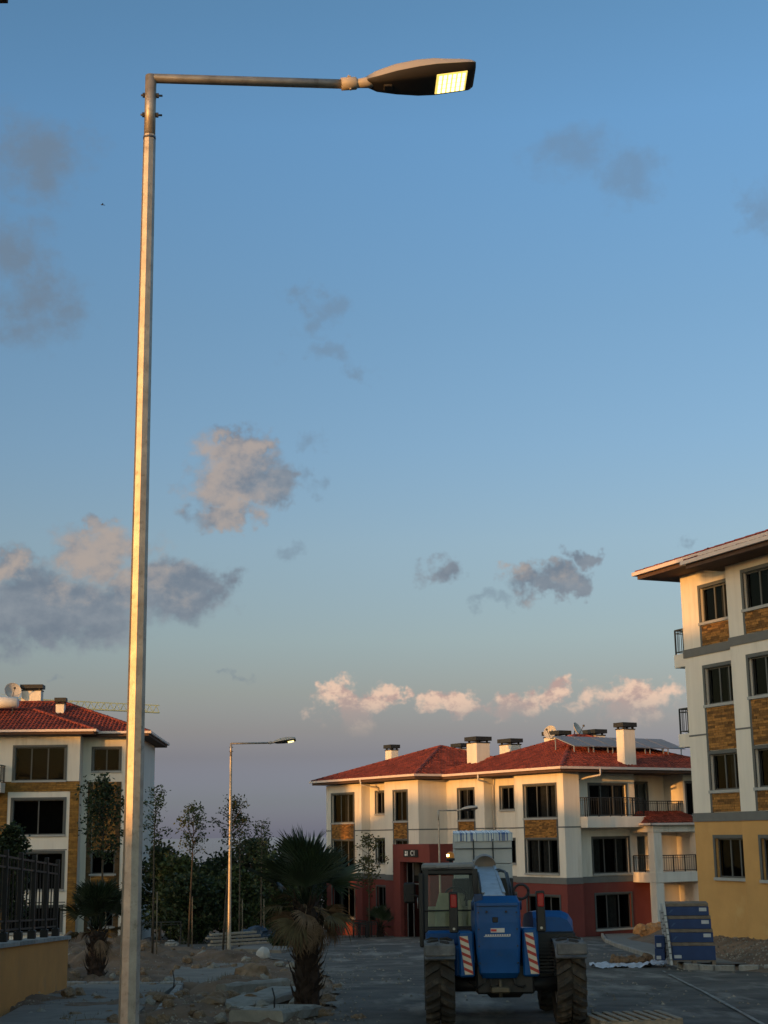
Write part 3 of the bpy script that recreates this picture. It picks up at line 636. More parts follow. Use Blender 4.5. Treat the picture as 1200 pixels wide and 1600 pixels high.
for a in (4.4, 6.02): brick_panel(lb, front(1.2), a, a + .28, -1.4, 8.8, c=.012, bw=.5, bh=.12, m=mat('dark_timber_panel', (.085, .05, .02), .8, var=.3, scale=6, island=.3), name='timber_panel')
q = MB(); q.bevbox(-3.2, -.05, -1.2, 0, 8.2, 8.75, .015); o = q.build('balcony', WHITE, lb); railing(o, [(-3.15, -1.15), (-.1, -1.15), (-.1, -.02)], 8.75, 9.7, .14)
rl = hip_roof(lb, -14, 7.9, .35, 12.2, 11.55, .38, tiles='FR')
rl2 = hip_roof(lb, -13, 4.95, -.85, 7.5, 11.6, .36, tiles='FR')
chimney(rl, 2.2, 4.2, 12.4, at(93, 1097, 86.8).z + 3.9, .5, .5); chimney(rl, -.05, 7.2, 13.0, at(10, 1078, 90).z + 3.9, 1.2, .8)
cL, sL = cos(L_R), sin(L_R)
def lw(x, y, z): return (L_O[0] + cL * x - sL * y, L_O[1] + sL * x + cL * y, L_O[2] + z)
dish('large grey satellite dish on the left block beside its black-capped chimney', lw(-1.15, 6.4, 13.75), .5, .52, .6)
t = thing('water_tank', 'white horizontal water tank on the left block roof', 'water tank', lw(-1.0, 2.6, 13.05), L_R)
q = MB(); q.tube([(-1.0, 0, .45), (-.95, 0, .45), (.95, 0, .45), (1.0, 0, .45)], [.2, .34, .34, .2], 16); q.build('tank', mat('tank_white', (.6, .6, .58), .5, var=.08), t)
q = MB(); [bar(q, (sx * .7, sy * .3, -.35), (sx * .7, sy * .2, .25), .04) for sx in (-1, 1) for sy in (-1, 1)]; q.build('stand', RAIL, t)

# ------------------------------------------------------------------ tower crane far behind the left block
tc_ = thing('tower_crane', 'pale green lattice boom of a tower crane behind the left roof', 'crane', at(-230, 1400, 300))
CRM = mat('crane_green', (.19, .28, .25), .6, var=.1)
tip = at(249, 1108, 305); mst = at(-230, 1084, 296); o_ = Vector(tc_.location); A_, B_ = mst - o_, tip - o_
q = MB(); n = 46; ax = (B_ - A_).normalized(); sv = ax.cross(Vector((0, 0, 1))).normalized() * .6; uv = Vector((0, 0, .75))
def J(i, k): p = A_ + (B_ - A_) * (i / n); return p + (uv if k == 2 else (sv if k else -sv) - uv)
for i in range(n):
    for k in range(3): bar(q, J(i, k), J(i + 1, k), .22)
    bar(q, J(i, 0), J(i, 1), .07); 
    for k in (0, 1): bar(q, J(i, k), J(i + .5, 2), .14); bar(q, J(i + .5, 2), J(i + 1, k), .14)
q.build('boom', CRM, tc_)
q = MB(); H = A_.z
for i in range(int((H + 6) / 2)):
    z = i * 2.0 - 2
    for sx, sy in ((-1, -1), (1, -1), (1, 1), (-1, 1)): bar(q, (sx * .8, sy * .8, z), (sx * .8, sy * .8, z + 2), .14)
    for s_ in (-1, 1): bar(q, (-.8, s_ * .8, z), (.8, s_ * .8, z + 2), .08); bar(q, (s_ * .8, -.8, z), (s_ * .8, .8, z + 2), .08)
q.box(-1, 1, -1, 1, H - 1.6, H + .8); bar(q, (0, 0, H), (0, 0, H + 6), .3); bar(q, (0, 0, H + 6), A_ + (B_ - A_) * .55 + uv, .06); bar(q, (0, 0, H + 6), (-12, 0, H + .5), .06); bar(q, (0, 0, H), (-12.5, 0, H + .3), .4)
q.build('mast', CRM, tc_)
q = MB(); q.box(-12.6, -10.4, -.7, .7, H - 2.2, H + .2); q.build('counterweight', mat('concrete', (.28, .27, .25), .9, var=.15, bump=.2), tc_)

# ------------------------------------------------------------------ near block whose eave reaches into the top left corner
ec = at(31, 8, 19); nb = thing('apartment_building', 'block whose dark roof eave pokes into the top left corner', 'building', (ec.x, ec.y, -.8), 0, 'apartment blocks around the street')
ez = ec.z + .8
q = MB(); q.box(-12, -1.6, -8.5, -1.1, -1.5, ez + .05); q.build('wall', YEL, nb)
q = MB(); q.box(-12.6, -.0, -9.2, .0, ez + .12, ez + .34); q.build('soffit', SOFF, nb)
q = MB(); q.box(-12.6, -.16, -9.2, -.05, ez + .0, ez + .118); q.build('fascia', SOFF, nb)
rn = hip_roof(nb, -12.7, .05, -9.3, .05, ez + .42, .34, gut=True, tiles='')

# ------------------------------------------------------------------ ground: falling street, raw earth, pavements
def gz(x, y):
    b = -.048 * y if y < 95 else -4.56 - (y - 95) * .05
    return max(b, -40)
def G(px, py, dz=0.0):                             # where the bearing of a pixel meets the falling ground
    v = ray(px, py); t = (0 - 1.7) / (v.z + .048 * v.y); p = EYE + v * t; p.z = gz(p.x, p.y) + dz; return p
def fbm(x, y, s, o=4): return noise.fractal(Vector((x * s, y * s, .37)), .9, 2.1, o)
def road_left(y):
    pts = [(-80, 1.2), (5, -.9), (24, -1.0), (34, -1.25), (46, -2.4), (56, -5.2), (62, -8.5), (70, -12), (120, -12)]
    for (a, p), (b, q) in zip(pts, pts[1:]):
        if a <= y <= b: return p + (q - p) * (y - a) / (b - a)
    return -12
def earth_h(x, y):
    """raw earth: lumpy left of the road and before the tall block"""
    h = 0
    dl = road_left(y) - x
    if dl > 0 and y < 130:
        k = min(1, dl / .8); h += k * (.05 + .17 * fbm(x, y, .55) + .08 * fbm(x + 9, y, 2.0) + .045 * fbm(x, y + 4, 5.5, 2))
        for (mx, my, r, hh) in ((-8.6, 47, 2.2, .55), (-5.4, 50, 1.6, .3), (-3.1, 32.5, 1.2, .25), (-9, 38, 2.5, .3), (-1.2, 22.3, 1.4, .22), (-3.3, 24.6, 1.3, .24), (-10, 56, 3, .5), (-13, 62, 4, .6)):
            q = ((x - mx) ** 2 + (y - my) ** 2) / (r * r)
            if q < 4: h += hh * math.exp(-q * 1.6) * (1 + .5 * fbm(x, y, 1.6)) * k
    dr = x - (8.6 + (y - 38) * .055)
    if dr > 0 and y < 70:
        k = min(1, dr / 2.0); h += k * min(1, max(0, (y - 36) / 4)) * (.55 + .16 * fbm(x, y, .5) + .06 * fbm(x, y, 2.4) + .03 * fbm(x, y, 6, 2))
    return h
SOIL = mat('raw_earth', (.150, .092, .055), .95, var=.42, scale=.9, bump=.9, bscale=9, dirt=((.19, .145, .105), 3.5, .56))
EARTHG = mat('far_ground', (.10, .10, .085), .95, var=.3, scale=.2, bump=.4, bscale=3)
q = MB(); xs = []; ys = []
def axis(lo, hi, fine0, fine1, step, grow):
    a = [fine0]
    while a[-1] < fine1: a.append(a[-1] + step)
    st = step
    while a[-1] < hi: st *= grow; a.append(min(a[-1] + st, hi))
    st = step; b = [fine0]
    while b[0] > lo: st *= grow; b.insert(0, max(b[0] - st, lo))
    return b[:-1] + a
xs = axis(-2500, 2500, -16, 15, .16, 1.35); ys = axis(-900, 4000, 19, 66, .2, 1.18)
q.add([(x, y, gz(x, y) + earth_h(x, y) - .03) for y in ys for x in xs], [(j * len(xs) + i, j * len(xs) + i + 1, (j + 1) * len(xs) + i + 1, (j + 1) * len(xs) + i) for j in range(len(ys) - 1) for i in range(len(xs) - 1)], True)
struct(q.build('ground', SOIL))
ASPH = mat('dusty_asphalt', (.090, .080, .070), .9, var=.45, scale=.8, bump=1.0, bscale=14, dirt=((.25, .222, .19), .75, .50), spec=.25, dstretch=(1.3, .32, 1))
q = MB(); yy = [-80, -40, -10, 5, 15] + [20 + i * .7 for i in range(90)] + [84, 90, 100, 120]
rows = []
for y in yy:
    l = road_left(y) + .25 * fbm(0, y, .8) + .1 * fbm(3, y, 4); r = 30
    rows.append([(l + (r - l) * (k / 40) ** 1.5, y) for k in range(41)])
q.add([(x, y, gz(x, y) + .012 + .012 * fbm(x, y, .35)) for rw in rows for (x, y) in rw], [(j * 41 + i, j * 41 + i + 1, (j + 1) * 41 + i + 1, (j + 1) * 41 + i) for j in range(len(rows) - 1) for i in range(40)], True)
struct(q.build('road', ASPH))
# right-hand pavement with its kerb stones
KERB = mat('kerb_concrete', (.24, .23, .215), .9, var=.22, scale=5, bump=.4, bscale=40, island=.18, dirt=((.15, .12, .09), 4, .57))
PAVE = mat('pavement_concrete', (.175, .155, .132), .92, var=.2, scale=1.4, bump=.4, bscale=30, dirt=((.12, .10, .08), 1.6, .55))
ped = [(7.75, 39.4), (8.4, 50), (9.1, 60), (9.8, 68), (10.9, 76.6), (11.6, 82)]
q = MB(); n = len(ped); h = .13
q.add([(x + .12, y, gz(x, y) + h) for x, y in ped] + [(x + 13, y, gz(x, y) + h + .02) for x, y in ped], [(i, i + 1, n + i + 1, n + i) for i in range(n - 1)])
pv = struct(q.build('pavement', PAVE))
ks = MB(); ks.bevbox(-.07, .07, 0, .49, -.2, .16, .018); kme = ks.mesh('kerb_stone', KERB)
def kerb_run(pts, parent, jit=.012):
    for (a, b) in zip(pts, pts[1:]):
        a, b = Vector((*a, 0)), Vector((*b, 0)); L = (b - a).length; m_ = int(L / .5); d = (b - a) / L
        for i in range(m_):
            p = a + d * (L * i / m_); o = link('kerb_stone', kme, parent)
            o.location = (p.x + rnd.uniform(-jit, jit), p.y, gz(p.x, p.y) + rnd.uniform(-jit, jit)); o.rotation_euler = (math.atan(-.048) * d.y, 0, atan2(-d.x, d.y) + rnd.uniform(-.02, .02))
kerb_run(ped, pv); kerb_run([(7.75, 39.3), (8.3, 38.4), (9.4, 37.9), (10.8, 37.7), (13, 37.7)], pv)
# flush concrete edging, worn and broken, let into the road
ln = [G(1036, 1519), G(1062, 1533), G(1100, 1552), G(1150, 1580), G(1196, 1606)]; ln.append(ln[-1] + (ln[-1] - ln[-2]) * 2); EDG = mat('edging', (.22, .21, .19), .9, var=.35, scale=2.5)
es = struct(thing('edging_strip', '', '')); del es['label'], es['category']
for a, b in zip(ln, ln[1:]):
    n = max(1, int((b - a).length / .8))
    for i in range(n):
        if rnd.random() < .12: continue
        p, q2 = a.lerp(b, i / n), a.lerp(b, (i + .96) / n); w_ = rnd.uniform(.025, .04); q = MB()
        q.add([(p.x - w_, p.y, gz(0, p.y) + .034), (p.x + w_, p.y, gz(0, p.y) + .034), (q2.x + w_ * rnd.uniform(.7, 1.1), q2.y, gz(0, q2.y) + .034), (q2.x - w_, q2.y, gz(0, q2.y) + .034)], [(0, 1, 2, 3)]); q.build('edging_stone', EDG, es)
# sea below the far slope
q = MB(); q.add([(-9000, 480, -22), (9000, 480, -22), (9000, 14000, -22), (-9000, 14000, -22)], [(0, 1, 2, 3)]); struct(q.build('sea', mat('sea_water', (.02, .03, .04), .12, var=.1, scale=.01, bump=.3, bscale=.6, spec=.5)))
cam_data.clip_end = 20000
# unfinished pavement slabs on the left
def slabs(name, pix, h, m, th=.35):
    q = MB(); P_ = [G(*p) for p in pix]; n = len(P_)
    q.add([(p.x, p.y, p.z + h) for p in P_] + [(p.x, p.y, p.z + h - th) for p in P_], [tuple(range(n))] + [(i, (i + 1) % n, n + (i + 1) % n, n + i) for i in range(n)])
    return q.build(name, m)
s1 = struct(slabs('pavement', [(-40, 1625), (60, 1568), (120, 1546), (190, 1540), (278, 1544), (225, 1585), (170, 1640)], .12, PAVE))
kerb_run([(G(250, 1592).x, G(250, 1592).y), (G(283, 1546).x, G(283, 1546).y)], s1); kerb_run([(G(283, 1546).x, G(283, 1546).y), (G(140, 1545).x - .6, G(140, 1545).y)], s1)
s2 = struct(slabs('pavement', [(265, 1545), (275, 1518), (330, 1513), (395, 1512), (372, 1528), (330, 1548)], .14, PAVE))
s3 = struct(slabs('pavement', [(365, 1487), (420, 1468), (510, 1466), (512, 1478), (440, 1490)], .12, PAVE))

# ------------------------------------------------------------------ unseen blocks and bank, added behind the viewer and shaped to shade the street
sx, sy = sin(SUN_AZ), cos(SUN_AZ)
def behind(r, t): return (r * sx + t * -sy, r * sy + t * sx)
def shade_block(label, t0, t1, r, H, depth=11):  # unseen building added as a shade caster; height and ends set its shadow edges
    x, y = behind(r, t0); g = gz(x, y); W = t1 - t0
    b = thing('apartment_building', label, 'building', (x, y, g), atan2(sx, -sy), 'apartment blocks around the street')
    q = MB(); hs = [(2 + i * 4.2, 3.8 + i * 4.2, 1 + f * 2.9, 2.5 + f * 2.9) for i in range(int((W - 3) / 4.2)) for f in range(int((H - g) / 2.9) - 0) if 2.5 + f * 2.9 < H - g - 1]
    fb_ = lambda a, b_, c: (a, c, b_)                 # faces the street
    wall(q, fb_, .5, W - .5, -2, H - g - .3, hs); q.box(.5, W - .5, -depth, -.6, -2, H - g - .3); q.build('wall', WHITE, b)
    for hh in hs:
        p = MB(); slab(p, fb_, *hh, -.2, -.15); p.build('window', mat('rear_glass', (.03, .035, .04), .15, var=.1), b)
    hip_roof(b, .0, W, -depth - .5, .5, H - g - .25, .28, tiles='')
    return b
shade_block('tall unseen cream block added behind the viewer to shade the street', -44.25, -10.6, 40, 13.95)
shade_block('low unseen cream block added far behind the viewer to the left for its shade', -64.3, -44.2, 40, 10.35)
shade_block('middle unseen cream block added at the far left behind the viewer for its shade', -86, -64.4, 40, 13.0)
q = MB(); a = Vector((*behind(38, -120), 0)); b = Vector((*behind(38, 60), 0)); n = 60
vs_ = []
for i in range(n + 1):
    p = a + (b - a) * (i / n)
    for k, (o_, hh) in enumerate(((-9, -.5), (-3, 3.0), (0, 4.0), (4, 3.4), (12, .5))):
        w_ = p + Vector((sx, sy, 0)) * o_; vs_.append((w_.x, w_.y, gz(w_.x, w_.y) + hh + (.4 * fbm(i, k, .7) if 0 < k < 4 else 0)))
q.add(vs_, [(i * 5 + k, i * 5 + k + 1, (i + 1) * 5 + k + 1, (i + 1) * 5 + k) for i in range(n) for k in range(4)], True); struct(q.build('shade_bank', SOIL))  # unseen bank added to shade the foot of the near lamp pole

# ------------------------------------------------------------------ street lamps
LEDM = mat('led_lit', (.5, .45, .2), .4, emit=(1.0, .74, .16), estr=.30, var=.05); LEDG = mat('led_chip', (.5, .5, .4), .4, emit=(1.0, .88, .45), estr=.75, var=.02)
HEADG = mat('lamp_head_grey', (.40, .36, .31), .5, var=.06, bump=.05); HEADB = mat('lamp_head_dark', (.035, .033, .033), .5, var=.1)
BOLT = mat('bolt_steel', (.10, .11, .13), .45, metal=.7, var=.2)
def street_lamp(label, base, H, arm_dir, arm_len, detail=True, k=1.0, lit=True):
    """octagonal tapered pole, elbow sleeve, horizontal arm, LED head; arm along local +x"""
    t = thing('street_lamp', label, 'street lamp', base, atan2(arm_dir[1], arm_dir[0]), 'street lamps along the road')
    q = MB(); n = 8; zs = [0, .5, H * .25, H * .5, H * .75, H - .52]; r0, r1 = .075 * k, .047 * k; vs_ = []
    for z in zs:
        r = r0 + (r1 - r0) * z / H
        for i in range(n): a = 2 * pi * (i - .03) / n; vs_.append((r * cos(a), r * sin(a), z))
    q.add(vs_, [(j * n + i, j * n + (i + 1) % n, (j + 1) * n + (i + 1) % n, (j + 1) * n + i) for j in range(len(zs) - 1) for i in range(n)]); q.build('pole', GALV, t)
    q = MB(); q.bevbox(-.17, .17, -.17, .17, 0, .02, .004); q.build('base_plate', GALV, t)
    q = MB(); ra = .038 * k; q.tube([(0, 0, H - .55), (0, 0, H)], ra * 1.18, 16)
    q.tube([(0, 0, H - .02), (.02, 0, H - .02), (.05, 0, H - .02), (arm_len, 0, H - .02)], ra, 16); q.build('arm', GALV, t)
    if detail:
        for z in (H - .17, H - .34):
            b_ = MB(); b_.tube([(-.075, 0, z), (.095, 0, z)], .009, 8); b_.tube([(-.062, 0, z), (-.045, 0, z)], .02, 6, smooth=False); b_.tube([(.045, 0, z), (.066, 0, z)], .02, 6, smooth=False); b_.build('bolt', BOLT, t)
        c_ = MB(); c_.tube([(0, 0, H - .552), (0, 0, H - .535)], ra * 1.32, 16); c_.build('collar', BOLT, t)
    z = H - .02; x = arm_len
    hd = MB(); hd.tube([(x - .01, 0, z), (x + .11, 0, z), (x + .12, 0, z)], [ra * 1.35, ra * 1.35, ra * 1.1], 16)
    hd.tube([(x + .10, 0, z - .005), (x + .20, 0, z + .0), (x + .27, 0, z + .02)], [.034, .045, .055], 12)
    head = hd.build('lamp_head', HEADG, t)
    # housing: lofted flat shell, dark belly
    secs = [(x + .20, .05, z + .05, z - .02), (x + .28, .085, z + .09, z - .05), (x + .44, .13, z + .135, z - .06), (x + .62, .165, z + .155, z - .065), (x + .76, .178, z + .155, z - .06), (x + .98, .172, z + .125, z - .04), (x + 1.055, .166, z + .108, z - .03), (x + 1.085, .15, z + .09, z - .01)]
    up_, lo_ = MB(), MB(); M_ = 9
    vu, vl = [], []
    for (sx_, w_, zt, zb) in secs:
        zm = zb + (zt - zb) * .26
        for i in range(M_):
            f = i / (M_ - 1) * 2 - 1; vu.append((sx_, f * w_, zm + (zt - zm) * (1 - abs(f) ** 3.2))); vl.append((sx_, f * w_ * .985, zm - (zm - zb) * (1 - abs(f) ** 9)))
    fs = [(j * M_ + i, j * M_ + i + 1, (j + 1) * M_ + i + 1, (j + 1) * M_ + i) for j in range(len(secs) - 1) for i in range(M_ - 1)]
    up_.add(vu, fs + [tuple(range(M_)), tuple((len(secs) - 1) * M_ + i for i in range(M_))], True); up_.build('housing', HEADG, head)
    lo_.add(vl, fs, True); lo_.build('underside', HEADB, head)
    tl_ = Matrix.Translation((x + .885, 0, z - .042)) @ Matrix.Rotation(radians(-5.5), 4, 'Y')
    p = MB(); p.bevbox(-.128, .128, -.112, .112, -.012, .006, .004, tl_); lens = p.build('lens', LEDM if lit else HEADG, head)
    p = MB()
    for i in range(6):
        for j in range(4): p.box(-.108 + i * .039, -.084 + i * .039, -.098 + j * .052, -.056 + j * .052, -.0165, -.0122, tl_)
    p.build('led_array', LEDG if lit else HEADG, head, kind='stuff')
    if detail:
        p = MB(); p.tube([(x + .06, 0, z + ra * 1.3), (x + .06, 0, z + ra * 1.3 + .035)], .008, 8); p.tube([(x + .06, 0, z - ra * 1.7), (x + .06, 0, z - ra * 1.3)], .009, 8)
        p.bevbox(x + .045, x + .075, -.03, .03, z + ra * 1.25, z + ra * 1.6, .004); p.build('clamp', HEADG, head)
        p = MB(); p.bevbox(x + .33, x + .40, -.03, .03, z - .072, z - .048, .006); p.build('latch', HEADB, head)
    head.location = (0, 0, 0); T_ = Matrix.Translation((0, 0, z)) @ Matrix.Translation((x, 0, 0)) @ Matrix.Rotation(radians(-5.5), 4, 'Y') @ Matrix.Translation((-x, 0, 0)) @ Matrix.Rotation(radians(-13), 4, 'X') @ Matrix.Translation((0, 0, -z)); head.matrix_local = T_
    return t
Atop = at(236, 118, 10.5); vv = ray(535, 127); end_ = EYE + vv * ((Atop.z - 1.7) / vv.z)
street_lamp('tall galvanised octagonal street lamp in the foreground, lit', (Atop.x, 10.5, gz(0, 10.5)), Atop.z - gz(0, 10.5) - .005, (end_.x - Atop.x, end_.y - 10.5), (Vector((end_.x, end_.y)) - Vector((Atop.x, 10.5))).length)
A2 = at(361, 1161, 59); street_lamp('lit street lamp among the saplings on the left', (A2.x, 59, gz(0, 59) + .05), A2.z - gz(0, 59) - .05, (1, -.04), 1.55, True, 1.0)
A3 = at(685, 1266, 76); street_lamp('pale street lamp before the C1 entrance', (A3.x, 76, gz(0, 76)), A3.z - gz(0, 76), (1, .0), .95, False, .9, False)

# ------------------------------------------------------------------ blue telehandler seen from behind
TX, TY = 1.66, 22.05
BLUE = mat('blue_paint', (.003, .066, .23), .40, var=.16, scale=2.5, bump=.03, dirt=((.045, .06, .085), 4.0, .59), spec=.25)
BLUED = mat('dark_blue_paint', (.010, .035, .10), .5, var=.15, dirt=((.04, .045, .05), 3, .58))
RUB = mat('tyre_rubber', (.035, .031, .027), .9, var=.3, scale=4, bump=.3, dirt=((.10, .083, .062), 3.5, .50))
BLKP = mat('black_plastic', (.014, .014, .015), .55, var=.2); CABG = mat('cab_roof_grey', (.22, .225, .23), .6, var=.12, dirt=((.13, .12, .11), 4, .57))
FEND = mat('dusty_fender', (.12, .125, .13), .8, var=.35, scale=6, bump=.25, dirt=((.22, .215, .205), 5, .54))
STEEL = mat('boom_steel', (.30, .33, .36), .45, metal=.4, var=.2, scale=3, streak=False, dirt=((.10, .11, .12), 4, .57))
th = thing('telehandler', 'blue telehandler parked on the road seen from behind with amber beacon lit', 'telehandler', (TX, TY, gz(0, TY) + .015), 0)
th.rotation_euler = (math.atan(-.048), 0, radians(-1.0))
def loft(mb, secs, cap=True):
    n = len(secs[0]); o = len(mb.v)
    mb.add([p for s_ in secs for p in s_], [(j * n + i, j * n + (i + 1) % n, (j + 1) * n + (i + 1) % n, (j + 1) * n + i) for j in range(len(secs) - 1) for i in range(n)])
    if cap: mb.f += [tuple(o + i for i in range(n)), tuple(o + (len(secs) - 1) * n + i for i in reversed(range(n)))]; mb.sm += [False, False]
def rrect(x0, x1, y0, y1, z, r=.05):
    out_ = []
    for (cx, cy, a0) in ((x1 - r, y1 - r, 0), (x0 + r, y1 - r, 90), (x0 + r, y0 + r, 180), (x1 - r, y0 + r, 270)):
        for k in range(4): a = radians(a0 + k * 30); out_.append((cx + r * cos(a), cy + r * sin(a), z))
    return out_
def wheel(parent, x, y, w=.42, R=.62):
    q = MB(); h = w / 2; T = Matrix.Translation((x, y, R)) @ Matrix.Rotation(pi / 2, 4, 'Y')
    q.lathe([(.33, -h * .8), (.40, -h * .96), (R - .10, -h), (R - .085, -h * .93), (R - .08, 0), (R - .085, h * .93), (R - .10, h), (.40, h * .96), (.33, h * .8)], 40, T)
    wo_ = q.build('wheel', RUB, parent)
    lg = MB(); N = 20
    for i in range(N):
        for s_ in (-1, 1):
            a = 2 * pi * (i + (.25 if s_ > 0 else -.25)) / N; vs_ = []
            for (yy, da, r_) in ((.01, 0, R - .01), (.12, .10, R), (h * 1.0, .19, R - .035)):
                for dd, rr in ((-.062, r_), (.062, r_), (-.07, R - .10), (.07, R - .10)):
                    ang = a + da + dd * .62 / R; vs_.append(T @ Vector((rr * cos(ang), rr * sin(ang), s_ * yy)))
            lg.add(vs_, [(4 * j + p, 4 * j + q_, 4 * j + 4 + q_, 4 * j + 4 + p) for j in range(2) for (p, q_) in ((0, 1), (1, 3), (0, 2))] + [(0, 1, 3, 2), (8, 9, 11, 10)])
    lg.build('tread', RUB, wo_, kind='stuff')
    r_ = MB()
    r_.lathe([(.03, h * .55), (.12, h * .6), (.2, h * .35), (.31, h * .45), (.335, h * .84), (.30, h * .84), (.30, -h * .84), (.335, -h * .84)], 24, T); r_.build('rim', CABG, wo_)
    return wo_
for x in (-.94, .94): wheel(th, x, 0); wheel(th, x, 2.75)
for x in (-.94, .94):                                       # curved dusty mudguards
    q = MB(); n = 9; vs_ = []
    for i in range(n):
        a = radians(36 + 120 * i / (n - 1)); 
        for (xx, rr) in ((x - .22, .70), (x + .22, .70), (x + .22, .735), (x - .22, .735)): vs_.append((xx, -cos(a) * rr, .62 + sin(a) * rr * .92))
    q.add(vs_, [(4 * i + k, 4 * i + (k + 1) % 4, 4 * i + 4 + (k + 1) % 4, 4 * i + 4 + k) for i in range(n - 1) for k in range(4)] + [(0, 1, 2, 3), (32, 33, 34, 35)])
    q.bevbox(x - .22, x + .22, -.76, -.70, 1.06, 1.24, .02); q.build('fender', FEND, th)
q = MB(); q.bevbox(-.42, .42, -.35, 4.3, .48, .92, .03); q.tube([(-.8, 0, .62), (-.35, 0, .6), (.35, 0, .6), (.8, 0, .62)], [.12, .10, .10, .12], 10); q.bevbox(-.26, .26, -.25, .25, .42, .78, .05); q.tube([(-.8, 2.75, .62), (.8, 2.75, .62)], .11, 10); q.bevbox(-.75, .75, .12, .3, .68, .78, .02); q.build('chassis', BLKP, th)
# boom tower / counterweight
q = MB(); loft(q, [rrect(-.33, .16, -.46, .6, .72, .05), rrect(-.375, .20, -.54, .7, .80, .05), rrect(-.41, .22, -.56, .8, 1.15, .05), rrect(-.43, .24, -.56, .9, 1.55, .06), rrect(-.42, .24, -.54, .9, 1.84, .06), rrect(-.38, .20, -.44, .85, 1.95, .06)]); body = q.build('rear_housing', BLUE, th)
q = MB(); q.bevbox(-.17, -.09, -.575, -.55, 1.55, 1.63, .008); [q.tube([(x, -.58, 1.71), (x, -.55, 1.71)], .018, 8) for x in (-.25, .03)]; q.build('rear_camera', BLKP, body)
q = MB(); q.box(-.20, -.0, -.568, -.560, 1.40, 1.465); st_ = q.build('sticker', mat('sticker_white', (.55, .55, .53), .6, var=.05), body)
q = MB(); q.box(-.195, -.115, -.571, -.5685, 1.415, 1.45); q.build('print', mat('sticker_red', (.5, .05, .04), .6), st_)
q = MB(); [q.box(-.28 + k * .034, -.255 + k * .034, -.566, -.559, 1.352, 1.372) for k in range(11)]; q.box(-.30, .08, -.5655, -.5595, 1.338, 1.347); q.build('lettering', mat('sticker_white', (.55, .55, .53)), body, kind='stuff')
q = MB(); [q.tube([(x_, -.575, z_), (x_, -.55, z_)], .013, 6, smooth=False) for x_ in (-.37, .18) for z_ in (.95, 1.2, 1.45, 1.7)]; q.build('bolts', BLKP, body, kind='stuff')
q = MB(); q.bevbox(-.40, .21, -.57, -.55, 1.792, 1.80, .002); q.build('panel_seam', BLKP, body)
for k_, (xa, xb) in enumerate(((-.30, -.52), (.12, .36), (-.22, -.05))): q = MB(); q.tube([(xa, -.40, .80), (xa, -.50, .66 - .03 * k_), ((xa + xb) / 2, -.42, .58), (xb, -.2, .66)], .014, 6); q.build('hydraulic_hose', BLKP, body)
# flanks
for (x0, x1, zt, sl) in ((-.66, -.44, 1.42, -.03), (.26, .49, 1.46, .03)):
    q = MB(); q.bevbox(x0, x1, -.44, .7, .74, zt, .025); fl = q.build('flank', BLUE, th)
    hx = (x0 + x1) / 2 - (.02 if x0 < 0 else -.0); w_ = .06
    q = MB(); z0, z1 = .78, zt - .07
    q.add([(hx - w_ + .05 * sg_, -.452, zz) for zz, sg_ in ((z0, 1), (z1, -.4))] + [(hx + w_ + .05 * sg_, -.452, zz) for zz, sg_ in ((z1, -.4), (z0, 1))] + [(hx - w_ + .05 * sg_, -.441, zz) for zz, sg_ in ((z0, 1), (z1, -.4))] + [(hx + w_ + .05 * sg_, -.441, zz) for zz, sg_ in ((z1, -.4), (z0, 1))], [(0, 1, 2, 3), (4, 5, 6, 7), (0, 1, 5, 4), (2, 3, 7, 6), (1, 2, 6, 5), (0, 3, 7, 4)])
    hz = q.build('warning_strip', mat('reflective_cream', (.55, .50, .40), .5, var=.12), fl)
    n = 5; H_ = (z1 - z0) / n
    for k in range(n):
        za = z0 + k * H_; f = lambda zz: .05 * (1 - 1.4 * (zz - z0) / (z1 - z0))
        p = [(-w_, za + H_ * .55), (-w_, za + H_ * .98), (w_, za + H_ * .45), (w_, za + H_ * .02)]
        q = MB(); q.add([(hx + a + f(b), -.456, b) for a, b in p] + [(hx + a + f(b), -.4525, b) for a, b in p], [(0, 1, 2, 3), (0, 1, 5, 4), (1, 2, 6, 5), (2, 3, 7, 6), (3, 0, 4, 7)]); q.build('stripe', mat('reflective_red', (.36, .035, .025), .5, var=.12), hz)
# tail lamps
REDL = mat('tail_lens', (.26, .010, .012), .25, emit=(1, .02, .02), estr=.004)
for x, z0 in ((-.725, 1.40), (.54, 1.40)):
    q = MB(); q.bevbox(x - .065, x + .065, -.47, -.38, z0, z0 + .62, .015); lm = q.build('tail_lamp', BLKP, th)
    q = MB(); q.bevbox(x - .045, x + .05, -.482, -.468, z0 + .38, z0 + .58, .012); q.build('lens', REDL, lm)
    q = MB(); q.tube([(x, -.485, z0 + .06), (x, -.468, z0 + .06)], .02, 10); q.build('reflector', mat('clear_reflector', (.5, .48, .42), .3), lm)
# deck under the cab, cab
q = MB(); q.bevbox(-1.12, -.46, .35, 2.9, 1.18, 1.42, .04); q.bevbox(-.72, -.46, -.3, .6, .74, 1.2, .03); q.build('side_body', BLUE, th)
cabp = MB(); X0, X1, Y0, Y1, Z0, Z1 = -1.17, -.36, .95, 2.65, 1.40, 2.40
for (x, y, t_) in ((X0, Y0, .0), (X1, Y0, 0), (X0, Y1, .0), (X1, Y1, 0)): bar(cabp, (x + .04, y + .04, Z0), (x + .06 if x < -.8 else x + .02, y + (.12 if y < 1.5 else -.2), Z1), .085)
cabp.bevbox(X0, X1, Y0, Y0 + .08, Z0 - .02, Z0 + .08, .02); cabp.bevbox(X0 + .02, X1, Y0 + .08, Y0 + .16, Z1 - .09, Z1, .02); cabp.bevbox(X0, X1, Y1 - .1, Y1, Z0, Z0 + .1, .02); cabp.bevbox(X0 + .02, X1, Y0, Y0 + .06, Z0 + .32, Z0 + .345, .01)
